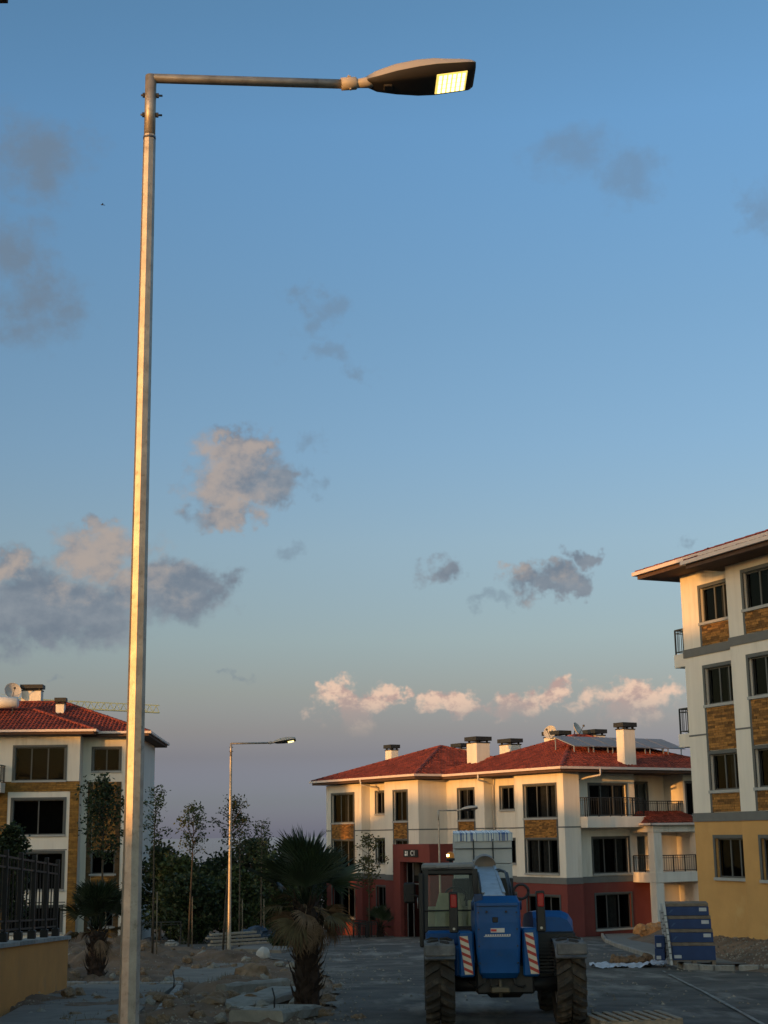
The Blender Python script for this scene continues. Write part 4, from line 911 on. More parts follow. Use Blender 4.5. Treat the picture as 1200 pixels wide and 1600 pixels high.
[bar(cabp, (x_, Y0 + .10, Z1 - .03), (x_, Y1 - .14, Z1 - .03), .07) for x_ in (X0 + .06, X1 + .02)]; [bar(cabp, (x_, Y0 + .04, Z0 + .03), (x_, Y1 - .04, Z0 + .03), .07) for x_ in (X0 + .04, X1 + .0)]; cab = cabp.build('cab', BLKP, th); q = MB(); q.bevbox(X0 - .05, X0 + .03, Y0 - .02, Y0 + .14, Z0 - .25, Z1 - .06, .02); q.build('door_pillar', BLKP, cab)
q = MB(); q.bevbox(X0 + .0, X1 + .02, Y0 + .05, Y1 - .1, Z1, Z1 + .11, .035); q.bevbox(X0 + .22, X0 + .42, Y0 + .01, Y0 + .06, Z1 + .02, Z1 + .075, .01); q.build('roof', CABG, cab)
CGL = glass_mat('cab_glass', (.80, .84, .76), .05)
for nm, pts in (('rear_window', [(X0 + .06, Y0 + .07, Z0 + .06), (X1, Y0 + .07, Z0 + .06), (X1, Y0 + .15, Z1 - .05), (X0 + .08, Y0 + .15, Z1 - .05)]), ('side_window', [(X0 + .02, Y0 + .1, Z0), (X0 + .02, Y1 - .1, Z0), (X0 + .06, Y1 - .25, Z1), (X0 + .06, Y0 + .2, Z1)]),
                ('windscreen', [(X0 + .06, Y1 - .06, Z0), (X1, Y1 - .06, Z0), (X1, Y1 - .24, Z1), (X0 + .06, Y1 - .24, Z1)])):
    q = MB(); q.add(pts, [(0, 1, 2, 3)]); q.build(nm, CGL, cab)
SEAT = mat('seat_cloth', (.34, .34, .25), .9, var=.2)
q = MB(); loft(q, [rrect(-.98, -.52, 1.38, 1.5, 1.3, .04), rrect(-.97, -.53, 1.36, 1.48, 1.75, .05), rrect(-.90, -.58, 1.34, 1.45, 2.02, .05)]); q.bevbox(-.99, -.51, 1.45, 1.95, 1.30, 1.46, .05); q.build('seat', SEAT, cab)
q = MB(); R_ = .17; q.tube([(-.62 + R_ * cos(a * pi / 8), 2.25 + .05 * sin(a * pi / 8), 1.98 + R_ * .85 * sin(a * pi / 8)) for a in range(17)], .016, 6); q.tube([(-.62, 2.3, 1.98), (-.62, 2.45, 1.4)], .03, 8); q.build('steering_wheel', BLKP, cab)
LIN = mat('cab_lining', (.46, .45, .36), .8, var=.12)
q = MB(); q.bevbox(X0 + .08, X1 - .03, Y1 - .40, Y1 - .30, Z0 + .02, Z0 + .40, .03); q.bevbox(X0 + .30, X1 - .10, Y1 - .46, Y1 - .38, Z0 + .36, Z0 + .62, .04); q.build('dashboard', LIN, cab)
q = MB(); q.bevbox(X1 - .06, X1 - .03, Y0 + .2, Y1 - .3, Z0, Z0 + .5, .01); q.build('inner_panel', LIN, cab)
# beacon
q = MB(); q.tube([(-.70, 1.6, Z1 + .1), (-.70, 1.6, Z1 + .16)], .03, 8); q.tube([(-.70, 1.6, Z1 + .16), (-.70, 1.6, Z1 + .20)], .07, 14); bk = q.build('beacon', BLKP, cab)
q = MB(); q.lathe([(.058, Z1 + .20), (.06, Z1 + .25), (.05, Z1 + .29), (.02, Z1 + .31), (.0, Z1 + .312)], 14, Matrix.Translation((-.70, 1.6, 0))); q.build('lens', mat('amber_lens', (.30, .09, .01), .3, emit=(1, .45, .04), estr=.03), bk)
q = MB(); q.tube([(-.735, 1.57, Z1 + .225), (-.735, 1.57, Z1 + .265)], .028, 10); q.build('flash', mat('amber_flash', (1, .8, .3), .3, emit=(1, .72, .2), estr=3), bk)
# mirror on the left
q = MB(); q.tube([(X0, Y1 - .3, 1.95), (X0 - .18, Y1 - .15, 2.02), (X0 - .22, Y1 - .15, 2.16)], .016, 6); q.bevbox(X0 - .30, X0 - .10, Y1 - .17, Y1 - .11, 1.86, 2.22, .03); q.build('mirror', BLKP, cab)
# engine cover on the right
q = MB(); hs_ = []
for y in (.25, .4, 1.0, 2.2, 2.5):
    k = {.25: .10, .4: .0, 1.0: 0, 2.2: .05, 2.5: .2}[y]; ring = []
    for (x, z) in ((.48, 1.18), (1.07, 1.18), (1.09, 1.42), (1.08, 1.56), (1.02, 1.66), (.92, 1.71), (.62, 1.72), (.48, 1.70)): ring.append((x - (k * .3 if x > .8 else 0), y, z - (k if z > 1.5 else 0)))
    hs_.append(ring)
loft(q, hs_); hood = q.build('engine_cover', BLUE, th)
q = MB(); q.bevbox(.5, 1.10, .22, 2.5, .98, 1.40, .04); q.build('engine_side', BLKP, hood)
q = MB(); [q.box(.50, .74, -.08, -.06, .80 + k * .05, .825 + k * .05) for k in range(9)]; q.build('grille', BLKP, hood, kind='stuff')
# boom with hood, hoses
q = MB(); a = Vector((-.11, -.15, 1.80)); b = Vector((-.08, 3.7, 2.46)); dv = (b - a).normalized(); M4 = Matrix.Translation(a) @ dv.to_track_quat('Y', 'Z').to_matrix().to_4x4(); L_ = (b - a).length
q.bevbox(-.17, .17, 0, L_, -.2, .16, .03, M4); q.box(-.175, -.13, .2, L_, .162, .18, M4); q.box(.13, .175, .2, L_, .162, .18, M4); boom = q.build('boom', STEEL, th)
q = MB(); q.bevbox(-.12, .12, L_ - .8, L_ + .9, -.16, .12, .02, M4); q.build('boom_extension', STEEL, boom)
q = MB(); n = 12
dm = [[(M4 @ Vector((.185 * cos(pi * i / n), L_ - .75 + yy, .15 + rr * .20 * sin(pi * i / n)))) for i in range(n + 1)] for (yy, rr) in ((0, 1), (.25, 1), (.4, .9))]
q.add([p for r_ in dm for p in r_], [(j * 13 + i, j * 13 + i + 1, (j + 1) * 13 + i + 1, (j + 1) * 13 + i) for j in range(2) for i in range(12)] + [tuple(range(13))], True); q.build('boom_hood', mat('hood_tan', (.25, .20, .16), .6, var=.15), boom)
for dx_, hh in ((.0, 0), (.035, -.03), (-.42, -.02)):
    q = MB(); q.tube([(.12 + dx_, -.1, 1.9), (.13 + dx_, .4, 2.15 + hh), (.14 + dx_, 1.2, 2.36 + hh), (.10 + dx_, 2.2, 2.42 + hh), (-.03 + dx_ * .6, 3.0, 2.40 + hh)], .016, 6); q.build('hose', BLKP, boom)
q = MB(); R_ = .115; q.tube([(.36 + R_ * cos(k * pi / 10), .9, 2.02 + R_ * sin(k * pi / 10)) for k in range(21)], .022, 6); q.tube([(.36, .9, 1.9), (.30, .9, 1.75)], .02, 6); q.tube([(.30, .9, 1.75), (.26, .7, 1.7)], .02, 6); q.build('hose_loop', BLKP, th)
q = MB(); q.bevbox(-.42, -.30, -.50, -.40, 1.86, 1.98, .01); q.tube([(-.46, -.2, 1.8), (.28, -.2, 1.8)], .07, 12); q.build('boom_pivot', BLUED, th)
q = MB(); q.bevbox(-.22, .06, -.5, -.3, .50, .60, .02); q.tube([(-.08, -.46, .44), (-.08, -.46, .70)], .025, 8); q.build('tow_hitch', mat('hitch_steel', (.10, .085, .06), .6, metal=.4, var=.3), th)
# fork carriage under the load
fz = 1.70
q = MB(); q.bevbox(-.60, .50, 4.75, 4.87, fz - .02, fz + .62, .02); [bar(q, (x, 4.85, fz), (x, 6.0, fz), .07) for x in (-.4, .3)]; q.bevbox(-.25, .12, 4.0, 4.8, fz + .05, fz + .5, .04); bar(q, M4 @ Vector((0, L_ + .8, 0)), (-.06, 4.4, fz + .35), .2); q.build('fork_carriage', BLKP, th)

for o_ in list(th.children):
    if not o_.name.startswith('wheel'): o_.scale = (1, 1, .93)

# ------------------------------------------------------------------ wrapped blocks carried on the forks
cT = at(752, 1300, 27.85)
pk = thing('block_pack', 'pallet of white blocks wrapped in striped film raised behind the telehandler boom', 'block pack', (cT.x, 27.85, 0), radians(-1))
topz = cT.z; pw = 1.07; BLK_W = mat('pale_block', (.46, .46, .46), .8, var=.08, scale=3, bump=.1); nrow = 4; rh = .27
bm_ = MB(); bm_.bevbox(-pw / 6 + .008, pw / 6 - .008, -.2 + .006, .2 - .006, 0, rh - .008, .008); bme = bm_.mesh('block', BLK_W)
for r_ in range(nrow):
    for c in range(3):
        for d_ in range(3):
            if 0 < r_ < nrow - 1 and c == 1 and d_ == 1: continue
            o = link('block', bme, pk); o.location = (-pw / 3 + c * pw / 3 + rnd.uniform(-.003, .003), -.4 + d_ * .4, topz - .03 - (r_ + 1) * rh)
q = MB()                                                   # film drawn over the top
nx, ny = 40, 10
def filmz(i, j): return topz - .02 + .004 * sin(i * 1.7 + j)
grid = []
for j in range(ny + 1):
    for i in range(nx + 1):
        x = -pw / 2 - .012 + (pw + .024) * i / nx; f = j / ny
        if j < 4: grid.append((x * (1 - .03 * (4 - j) / 4 * 0), -.618 + .004 * j + .003 * sin(i * 2.3), topz - .02 - (4 - j) / 4 * (.145 + .004 * sin(i * .8))))
        else: grid.append((x * (1 - .04 * (j - 4) / 6), -.602 + 1.2 * (j - 4) / 6, filmz(i, j) + .05 * (j - 4) / 6))
q.add(grid, [(j * (nx + 1) + i, j * (nx + 1) + i + 1, (j + 1) * (nx + 1) + i + 1, (j + 1) * (nx + 1) + i) for j in range(ny) for i in range(nx)], True)
fm = bpy.data.materials.new('striped_film'); fm.use_nodes = True; nt = fm.node_tree; b_ = nt.nodes['Principled BSDF']; b_.inputs['Roughness'].default_value = .25
t_ = nt.nodes.new('ShaderNodeTexCoord'); sp = nt.nodes.new('ShaderNodeSeparateXYZ'); nt.links.new(t_.outputs['Object'], sp.inputs[0])
n_ = nt.nodes.new('ShaderNodeTexNoise'); n_.noise_dimensions = '1D'; n_.inputs['Scale'].default_value = 7; n_.inputs['Detail'].default_value = 2; nt.links.new(sp.outputs[0], n_.inputs['W'])
cr_ = nt.nodes.new('ShaderNodeValToRGB'); nt.links.new(n_.outputs[0], cr_.inputs[0]); cr_.color_ramp.interpolation = 'CONSTANT'
els = cr_.color_ramp.elements; els[0].color = (.42, .45, .47, 1); els[1].position = .44; els[1].color = (.05, .09, .22, 1)
for p_, c_ in ((.49, (.50, .52, .53)), (.56, (.16, .20, .27)), (.62, (.45, .47, .48))): e_ = els.new(p_); e_.color = (*c_, 1)
nt.links.new(cr_.outputs[0], b_.inputs['Base Color']); q.build('film', fm, pk)
q = MB(); zb = topz - .03 - nrow * rh
for x in (-pw / 6, pw / 6): q.box(x - .012, x + .012, -.618, -.606, zb, topz - .13)
q.box(-pw / 2 - .01, pw / 2 + .01, -.616, -.607, topz - .03 - rh - .006, topz - .03 - rh + .012); q.build('strap', mat('strap_dark', (.035, .04, .045), .6), pk)
q = MB(); [q.bevbox(-pw / 2, pw / 2, -.6 + k * .24, -.5 + k * .24, zb - .04, zb - .005, .005) for k in range(6)]; [q.bevbox(x - .05, x + .05, -.6, .7, zb - .13, zb - .042, .005) for x in (-.48, 0, .48)]; q.build('pallet', mat('pallet_wood', (.22, .165, .105), .9, var=.25, scale=8, island=.2), pk)

# ------------------------------------------------------------------ fan palms
PGREEN = mat('palm_green', (.022, .036, .016), .5, var=.35, scale=3, spec=.4); PDEAD = mat('palm_dead', (.19, .12, .072), .9, var=.4, scale=4)
PBROWN = mat('palm_half_dead', (.10, .075, .035), .85, var=.4, scale=4); BOOT = mat('palm_trunk_fibre', (.040, .024, .017), .95, var=.45, scale=12, bump=.8, bscale=30)
def fan_mesh(name, m, R, pet, nseg, spread, droop, seed, fold=.0):
    """one fan leaf: curved stalk along +x, then pleated blades"""
    r = random.Random(seed); q = MB(); pts = [Vector((pet * t, 0, -.10 * pet * t * t)) for t in (0, .3, .6, .85, 1)]
    q.tube(pts, [.022, .016, .013, .011, .009], 5); hub = pts[-1]
    for i in range(nseg):
        a = radians(-spread / 2 + spread * i / (nseg - 1)) + r.uniform(-.02, .02); L = R * (1 - .28 * abs(a / radians(spread / 2)) ** 2) * r.uniform(.88, 1.06); d = Vector((cos(a), sin(a), 0)); s_ = Vector((-sin(a), cos(a), 0))
        w = L * radians(spread) / nseg * (.40 if m is PGREEN else .38); vs_ = []; K_ = 6
        cur = fold * abs(sin(a)); zt = r.uniform(.7, 1.3)
        for k in range(K_ + 1):
            t = k / K_; wd = w * (t * 1.75 if t < .5 else .875 * max(0, (1 - t) / .5) ** .7) * (.5 if False else 1)
            wd = max(wd, .0015); c = hub + d * (L * t * (1 - .16 * droop * t * t)) + Vector((0, 0, L * (cur * t - droop * zt * (t ** 2.6) * .55)))
            vs_ += [c - s_ * wd + Vector((0, 0, wd * .35)), c + Vector((0, 0, -wd * .25)), c + s_ * wd + Vector((0, 0, wd * .35))]
        q.add(vs_, [(3 * k + j, 3 * k + 3 + j, 3 * k + 4 + j, 3 * k + 1 + j) for k in range(K_) for j in (0, 1)])
    return q.mesh(name, m)
FG = [fan_mesh('frond', PGREEN, .78, .55, 30, 215, .35, 11, .25), fan_mesh('frond', PGREEN, .70, .62, 26, 190, .6, 12, .15), fan_mesh('frond', PGREEN, .82, .45, 32, 170, .2, 13, .35)]
FD = [fan_mesh('dead_frond', PDEAD, .70, .40, 22, 130, .75, 21, .35), fan_mesh('dead_frond', PDEAD, .78, .30, 18, 70, 1.0, 22, .5)]; FB = [fan_mesh('frond', PBROWN, .70, .45, 24, 150, .8, 31, .2)]
def palm(label, base, H, sc, seed, n_g=22, n_b=5, n_d=16, trunk_r=.22, group='fan palms'):
    r = random.Random(seed); t = thing('fan_palm', label, 'palm', base, 0, group)
    q = MB(); n = 12; K_ = 14; vs_ = []
    for k in range(K_ + 1):
        z = H * k / K_; rr = trunk_r * (1.12 - .25 * k / K_) * (1.05 if k % 2 else .95)
        for i in range(n): a = 2 * pi * i / n; e = rr * (1 + .12 * r.uniform(-1, 1)); vs_.append((e * cos(a), e * sin(a), z - .1))
    q.add(vs_, [(k * n + i, k * n + (i + 1) % n, (k + 1) * n + (i + 1) % n, (k + 1) * n + i) for k in range(K_) for i in range(n)] + [tuple(K_ * n + i for i in range(n))]); tr = q.build('trunk', BOOT, t)
    b_ = MB(); z = .12
    while z < H * .98:                                     # cut leaf bases
        a = r.uniform(0, 2 * pi); rr = trunk_r * (1.05 - .22 * z / H); L = r.uniform(.10, .22) * (sc + .1); d = Vector((cos(a), sin(a), 0)); s_ = Vector((-sin(a), cos(a), 0)) * r.uniform(.025, .05)
        p = d * rr * .9 + Vector((0, 0, z)); m_ = p + d * L * .55 + Vector((0, 0, L * .5)); e = p + d * L * .8 + Vector((0, 0, L * 1.25))
        b_.add([p - s_, p + s_, m_ - s_ * .7, m_ + s_ * .7, e - s_ * .25, e + s_ * .25, p + Vector((0, 0, -.06)), m_ - Vector((0, 0, .03))], [(0, 1, 3, 2), (2, 3, 5, 4), (0, 2, 7, 6), (1, 6, 7, 3), (2, 4, 7), (3, 7, 5)]); z += r.uniform(.008, .022) * (1.2 - sc * .3)
    b_.build('leaf_bases', BOOT, tr, kind='stuff')
    def put(me, az_, el_, z_, s_, roll):
        o = link(me.name.split('.')[0], me, t); o.rotation_mode = 'QUATERNION'
        M_ = Matrix.Rotation(az_, 4, 'Z') @ Matrix.Rotation(-el_, 4, 'Y') @ Matrix.Rotation(roll, 4, 'X')
        o.rotation_quaternion = M_.to_quaternion(); o.scale = (s_,) * 3; o.location = (cos(az_) * trunk_r * .35, sin(az_) * trunk_r * .35, z_)
    for i in range(n_g):
        f = (i + .5) / n_g; put(r.choice(FG), i * 2.39996 + r.uniform(-.25, .25), radians(89 - 48 * f ** 1.2 + r.uniform(-6, 6)), H - .05 + .12 * (1 - f), sc * r.uniform(.88, 1.1), r.uniform(-.5, .5))
    for i in range(n_b): put(r.choice(FB), i * 2.4 + 1, radians(r.uniform(-30, 20)), H - .08, sc * r.uniform(.8, 1), r.uniform(-.6, .6))
    for i in range(n_d): put(r.choice(FD), i * 2.39996 + r.uniform(-.3, .3), radians(r.uniform(-78, -8)), H - .04 - r.uniform(0, .16) * sc, sc * r.uniform(.62, .88), r.uniform(-.7, .7))
    return t
pb = G(480, 1580); palm('big fan palm with a skirt of dead brown fronds left of the telehandler', (pb.x, pb.y, pb.z + .02), 1.78, .96, 5, 18, 5, 24, .195)
pb = G(150, 1536); palm('dark fan palm beside the ochre garden wall', (pb.x, pb.y, pb.z + .05), 1.25, .92, 9, 26, 2, 7, .19)
c_ = cw(-12.85, -3.55, -.9); palm('small green fan palm against the red wall of the C1 block', (c_[0], c_[1], c_[2]), .75, 1.0, 14, 14, 1, 2, .12)

# ------------------------------------------------------------------ trees, saplings, shrubs
BARK = mat('bark', (.075, .058, .042), .95, var=.35, scale=14, bump=.5); LF1 = leaf_mat('leaf_dark', (.026, .042, .018)); LF2 = leaf_mat('leaf_mid', (.046, .066, .024)); LF3 = leaf_mat('leaf_olive', (.055, .062, .025))
def leaf(mb, p, d, L, w, r):
    d = d.normalized(); s_ = d.cross(Vector((r.uniform(-1, 1), r.uniform(-1, 1), r.uniform(-.3, 1)))); s_ = s_.normalized() * w if s_.length > 1e-3 else Vector((w, 0, 0)); m_ = p + d * L * .45
    up = s_.cross(d).normalized() * L * .08
    mb.add([p, m_ + s_ + up, p + d * L, m_ - s_ + up], [(0, 1, 2), (0, 2, 3)])
def tree(name, label, base, H, trunk_h, cr, n_br, per, L, m, seed, tr=.05, cat='tree', group=None, lean=0.0, up=.5, gaps=.0, stake=False):
    """tapered trunk, limbs, twigs and loose clumps of leaves; cr = crown half-width, crown from trunk_h to H"""
    r = random.Random(seed); t = thing(name, label, cat, base, 0, group); q = MB()
    top = Vector((lean * H, r.uniform(-.04, .04) * H, H * .93)); pts = [Vector((0, 0, -.15)), Vector((lean * H * .25, 0, H * .3)), Vector((lean * H * .55 + r.uniform(-.03, .03), .03, H * .6)), top]
    q.tube(pts, [tr, tr * .8, tr * .55, tr * .15], 8); lf = MB(); h = H - trunk_h
    for i in range(n_br):
        f = (i + r.random()) / n_br; z = trunk_h + h * f * .9; a = i * 2.39996 + r.uniform(-.5, .5)
        k = z / H; org = pts[1].lerp(pts[2], (k - .3) / .3) if k < .6 else pts[2].lerp(top, min(1, (k - .6) / .33)); org = Vector((org.x, org.y, z * .98))
        wid = cr * (sin(pi * min(.98, .16 + .80 * f)) ** .75) * r.uniform(.55, 1.15)
        e = org + Vector((cos(a) * wid, sin(a) * wid, wid * up * r.uniform(.3, 1.4))); mid = org.lerp(e, .5) + Vector((0, 0, -.04 * wid)) 
        q.tube([org, mid, e], [tr * .38, tr * .22, tr * .07], 5)
        for _ in range(max(2, int(per / 9))):
            if r.random() < gaps: continue
            c = org.lerp(e, r.uniform(.35, 1.08)) + Vector((r.gauss(0, .16), r.gauss(0, .16), r.gauss(0, .14))) * (cr * .75)
            q.tube([org.lerp(e, .55), c], [tr * .10, tr * .03], 3, False)
            cs = r.uniform(.10, .22) * (cr + .35)
            for _ in range(9):
                p = c + Vector((r.gauss(0, cs * .55), r.gauss(0, cs * .55), r.gauss(0, cs * .5)))
                leaf(lf, p, Vector((r.gauss(0, 1), r.gauss(0, 1), r.gauss(-.25, .7))), L * r.uniform(.65, 1.3), L * .30 * r.uniform(.7, 1.3), r)
    q.build('trunk', BARK, t); lf.build('crown', m, t, kind='stuff')
    if stake: s_ = MB(); s_.tube([(.14, .05, -.2), (.12, .04, H * .36)], .022, 6); s_.build('stake', mat('stake_wood', (.20, .16, .11), .9, var=.2), t)
    return t
SG = 'young staked trees along the verge'
def sap(label, px, pyb, ptop, pcr, d, half, seed, m, per=34, lean=0.0, nb=26, L=.10, gaps=0.0, tr=.045):
    b = at(px, pyb, d); zt = at(px, ptop, d).z; zc = at(px, pcr, d).z; g = gz(b.x, d) + earth_h(b.x, d) - .05
    return tree('young_tree', label, (b.x, d, g), zt - g, zc - g, half, nb, per, L, m, seed, tr, 'tree', SG, lean, .9, gaps, True)
sap('leafy young tree directly left of the foreground lamp post', 157, 1480, 1200, 1345, 46, .72, 41, LF1, 60, .0, 34, .12)
sap('slender young tree just right of the foreground lamp post', 238, 1497, 1222, 1318, 54, .55, 42, LF2, 34, .0, 24, .11, .15)
sap('forked young tree between the foreground lamp and the far lamp', 294, 1487, 1250, 1335, 57, .72, 43, LF2, 36, .03, 26, .11, .12)
sap('leaning young tree touching the far lamp post', 348, 1474, 1243, 1318, 60, .70, 44, LF1, 36, .06, 26, .11, .12)
sap('young tree immediately right of the far lamp post', 374, 1456, 1268, 1345, 68, .65, 45, LF1, 30, .0, 22, .12, .1)
sap('thin young tree left of the big fan palm', 408, 1452, 1272, 1350, 70, .6, 46, LF2, 30, .0, 20, .12, .2)
c_ = cw(-12.4, -4.6, -.85); zt = at(578, 1296, c_[1]).z; tree('young_tree', 'small young tree before the entrance of the C1 block', c_, zt - c_[2], (zt - c_[2]) * .42, .95, 24, 40, .17, LF3, 47, .05, 'tree', SG, 0, .8, .1, False)
BG = 'dense dark trees behind the verge'
for i, (px, ptop, d, half, lab, m) in enumerate(((250, 1312, 84, 2.0, 'dense dark tree beside the left block', LF1), (283, 1330, 80, 1.9, 'dense dark tree behind the forked young tree', LF2), (318, 1352, 88, 2.2, 'dark bushy tree left of the far lamp', LF1), (345, 1330, 92, 2.3, 'dark bushy tree behind the far lamp', LF1),
        (392, 1300, 90, 2.3, 'taller dark tree right of the far lamp', LF1), (425, 1330, 84, 2.2, 'dark tree behind the left side of the big palm', LF2), (455, 1345, 94, 2.4, 'dark tree behind the big palm crown', LF1), (492, 1352, 100, 2.2, 'dark tree beside the left corner of the C1 block', LF1), (236, 1352, 100, 2.2, 'far dark tree at the corner of the left block', LF1), (300, 1362, 76, 1.5, 'low dark bushy tree before the others', LF1), (365, 1352, 78, 1.6, 'low olive bushy tree near the far lamp foot', LF2))):
    b = at(px, 1440, d); zt = at(px, ptop, d).z; g = gz(b.x, d) - .1
    tree('bushy_tree', lab, (b.x, d, g), zt - g, (zt - g) * .12, half * .85, 38, 120, .26, m, 60 + i, .11, 'tree', BG, 0, .45, .18)
b = at(12, 1440, 50); tree('bushy_tree', 'dark tree behind the iron fence at the left edge', (b.x, 50, gz(0, 50)), at(12, 1276, 50).z - gz(0, 50), 1.6, .72, 40, 110, .15, LF1, 90, .08, 'tree', None, 0, .4)
SH = 'low shrubs on the raw earth'
for i, (px, py, w_, hh, lab) in enumerate(((440, 1482, .55, .9, 'dark shrub behind the big palm trunk'), (300, 1475, 1.0, 1.0, 'wide dark shrub on the earth mound'), (270, 1470, .6, .8, 'small dark shrub left of the earth mound'), (1104, 1472, .35, .45, 'dark weed beside the blue cartons'))):
    b = G(px, py); tree('shrub', lab, (b.x, b.y, b.z + earth_h(b.x, b.y) - .05), hh, .05, w_, 22, 70, .13, LF1, 120 + i, .03, 'shrub', SH, 0, .5)
# dry grass and weeds scattered over the earth
q = MB(); r = random.Random(3)
for _ in range(900):
    y = r.uniform(20.5, 62); x = r.uniform(-.26 * y, road_left(y) - .1)
    if noise.noise(Vector((x * .6, y * .6, 5))) < .05: continue
    z = gz(x, y) + earth_h(x, y) - .04
    for _ in range(r.randint(3, 7)):
        a = r.uniform(0, 6.28); L = r.uniform(.06, .20); d = Vector((cos(a) * .5, sin(a) * .5, 1)) * L; s_ = Vector((-sin(a), cos(a), 0)) * .006; p = Vector((x + r.gauss(0, .05), y + r.gauss(0, .05), z)); q.add([p - s_, p + s_, p + d], [(0, 1, 2)])
o = q.build('dry_grass', mat('dry_grass', (.13, .105, .055), .9, var=.4, island=.3)); o['kind'] = 'stuff'; o['label'] = 'dry grass tufts on the raw earth'

# ------------------------------------------------------------------ ochre garden wall with iron fence (left edge)
w1 = G(104, 1553); w0 = G(0, 1590); dv = (w0 - w1); dv.z = 0; dv.normalize(); Lw = 17.0
gw = thing('garden_wall', 'ochre garden wall with grey coping at the left edge', 'wall', (w1.x, w1.y, w1.z), atan2(dv.y, dv.x))
# local x runs towards the viewer along the wall, local -y is away from the road
def wg(x): return gz(0, w1.y + dv.y * x) - w1.z
n = 20; q = MB(); c = MB()
for i in range(n):
    x0, x1 = Lw * i / n, Lw * (i + 1) / n
    q.add([(x0, 0, wg(x0) - .4), (x1, 0, wg(x1) - .4), (x1, 0, wg(x1) + 1.12), (x0, 0, wg(x0) + 1.12), (x0, -.42, wg(x0) - .4), (x1, -.42, wg(x1) - .4), (x1, -.42, wg(x1) + 1.12), (x0, -.42, wg(x0) + 1.12)], [(0, 1, 2, 3), (4, 5, 6, 7)] + ([(0, 3, 7, 4)] if i == 0 else []))
q.build('wall', mat('deep_ochre_render', (.52, .235, .062), .9, var=.12, scale=1.1, bump=.2, bscale=40, dirt=((.40, .21, .08), 1.2, .57)), gw)
for i in range(12):
    x0, x1 = -.06 + Lw * i / 12 + .004, -.06 + Lw * (i + 1) / 12 - .004
    s_ = MB(); s_.add([(a, b, wg(a) + zz) for zz in (1.12, 1.19) for b in (.05, -.47) for a in (x0, x1)], [(0, 2, 3, 1), (4, 5, 7, 6), (0, 1, 5, 4), (2, 6, 7, 3), (0, 4, 6, 2), (1, 3, 7, 5)]); s_.build('coping_stone', KERB, gw)
fe = thing('iron_fence', 'black iron bar fence standing on the ochre garden wall', 'fence', (w1.x, w1.y, w1.z), atan2(dv.y, dv.x))
FEN = mat('fence_black', (.010, .010, .012), .5, var=.2)
sl = math.atan((wg(10) - wg(0)) / 10)
bm_ = MB(); bm_.box(-.012, .012, -.012, .012, 0, 1.30); bme = bm_.mesh('bar', FEN); pm_ = MB(); pm_.bevbox(-.04, .04, -.04, .04, 0, 1.58, .006); pm_.bevbox(-.075, .075, -.075, .075, 0, .16, .01); pme = pm_.mesh('post', FEN)
x = .35; k = 0
while x < Lw - .5:
    o = link('post' if k % 4 == 0 else 'bar', pme if k % 4 == 0 else bme, fe); o.location = (x, -.22, wg(x) + 1.19 + (0 if k % 4 == 0 else .19)); x += .34; k += 1
for hh in (.20, .35, 1.28, 1.46):
    q = MB(); bar(q, (.32, -.22, wg(.32) + 1.19 + hh), (Lw - .5, -.22, wg(Lw - .5) + 1.19 + hh), .032); q.build('rail', FEN, fe)

# ------------------------------------------------------------------ entrance railing of the C1 block
t = thing('entrance_railing', 'thin metal railing before the C1 entrance', 'railing', cw(-13.2, -4.3, -.95), C_R)
railing(t, [(-1.5, 0), (1.2, 0), (1.2, -1.6), (2.6, -1.6)], 0, 1.1, .32)

# ------------------------------------------------------------------ stacked blue cartons by the right pavement
CARB = mat('carton_blue', (.012, .035, .115), .6, var=.15, scale=3, dirt=((.03, .05, .11), 5, .6)); CARW = mat('carton_tape_brown', (.16, .125, .095), .85, var=.25, scale=6); LABW = mat('label_white', (.42, .43, .45), .6, var=.06); POSTW = mat('corner_board_white', (.45, .46, .47), .7, var=.1, dirt=((.25, .26, .28), 6, .58))
base = G(1086, 1514); S0 = thing('carton_pallet', 'wooden pallet under the stack of blue cartons', 'pallet', (base.x, base.y + .1, base.z + .13), radians(-9))
q = MB(); [q.bevbox(-.56, .56, -.45 + k * .18, -.35 + k * .18, .09, .115, .004) for k in range(6)]; q.build('deck', CARW, S0); q = MB(); [q.bevbox(x - .05, x + .05, -.45, .65, 0, .088, .004) for x in (-.5, 0, .5)]; q.build('runner', CARW, S0)
cz = .12; Rz = Matrix.Rotation(radians(-9), 3, 'Z')
hts = [.45, .34, .34, .32]; nm_ = ['bottom, tallest carton of the blue stack', 'second carton from the bottom of the blue stack', 'third carton from the bottom of the blue stack', 'top carton of the blue stack']
for i, hh in enumerate(hts):
    off = Rz @ Vector((-.035 * i, 0, 0)); t = thing('carton', 'dark blue ' + nm_[i], 'carton', (base.x + off.x, base.y + .1 + off.y, base.z + .13 + cz), radians(-9 + rnd.uniform(-1, 1)), 'blue cartons by the pavement')
    q = MB(); q.bevbox(-.55, .55, -.45, .65, 0, hh - .09, .008); bo = q.build('box', CARB, t); q = MB(); q.bevbox(-.555, .545, -.455, .655, hh - .088, hh - .005, .006); q.bevbox(-.12, .12, -.462, -.454, hh - .08, hh - .02, .003); q.build('lid', CARW, t)
    q = MB(); lx = .30 if i else -.52; q.box(lx, lx + .19, -.458, -.4505, hh - .21 if i else .05, hh - .12 if i else .13); q.build('label_sticker', LABW, bo)
    q = MB(); q.add([(-.5, -.4555, .03 + .04), (-.42, -.4555, .16), (-.40, -.4555, .15), (-.46, -.4555, .06), (-.38, -.4555, .16), (-.36, -.4555, .155)], [(0, 1, 2, 3), (3, 2, 4, 5)]); q.build('print', mat('carton_print', (.03, .07, .17), .6), bo)
    cz += hh
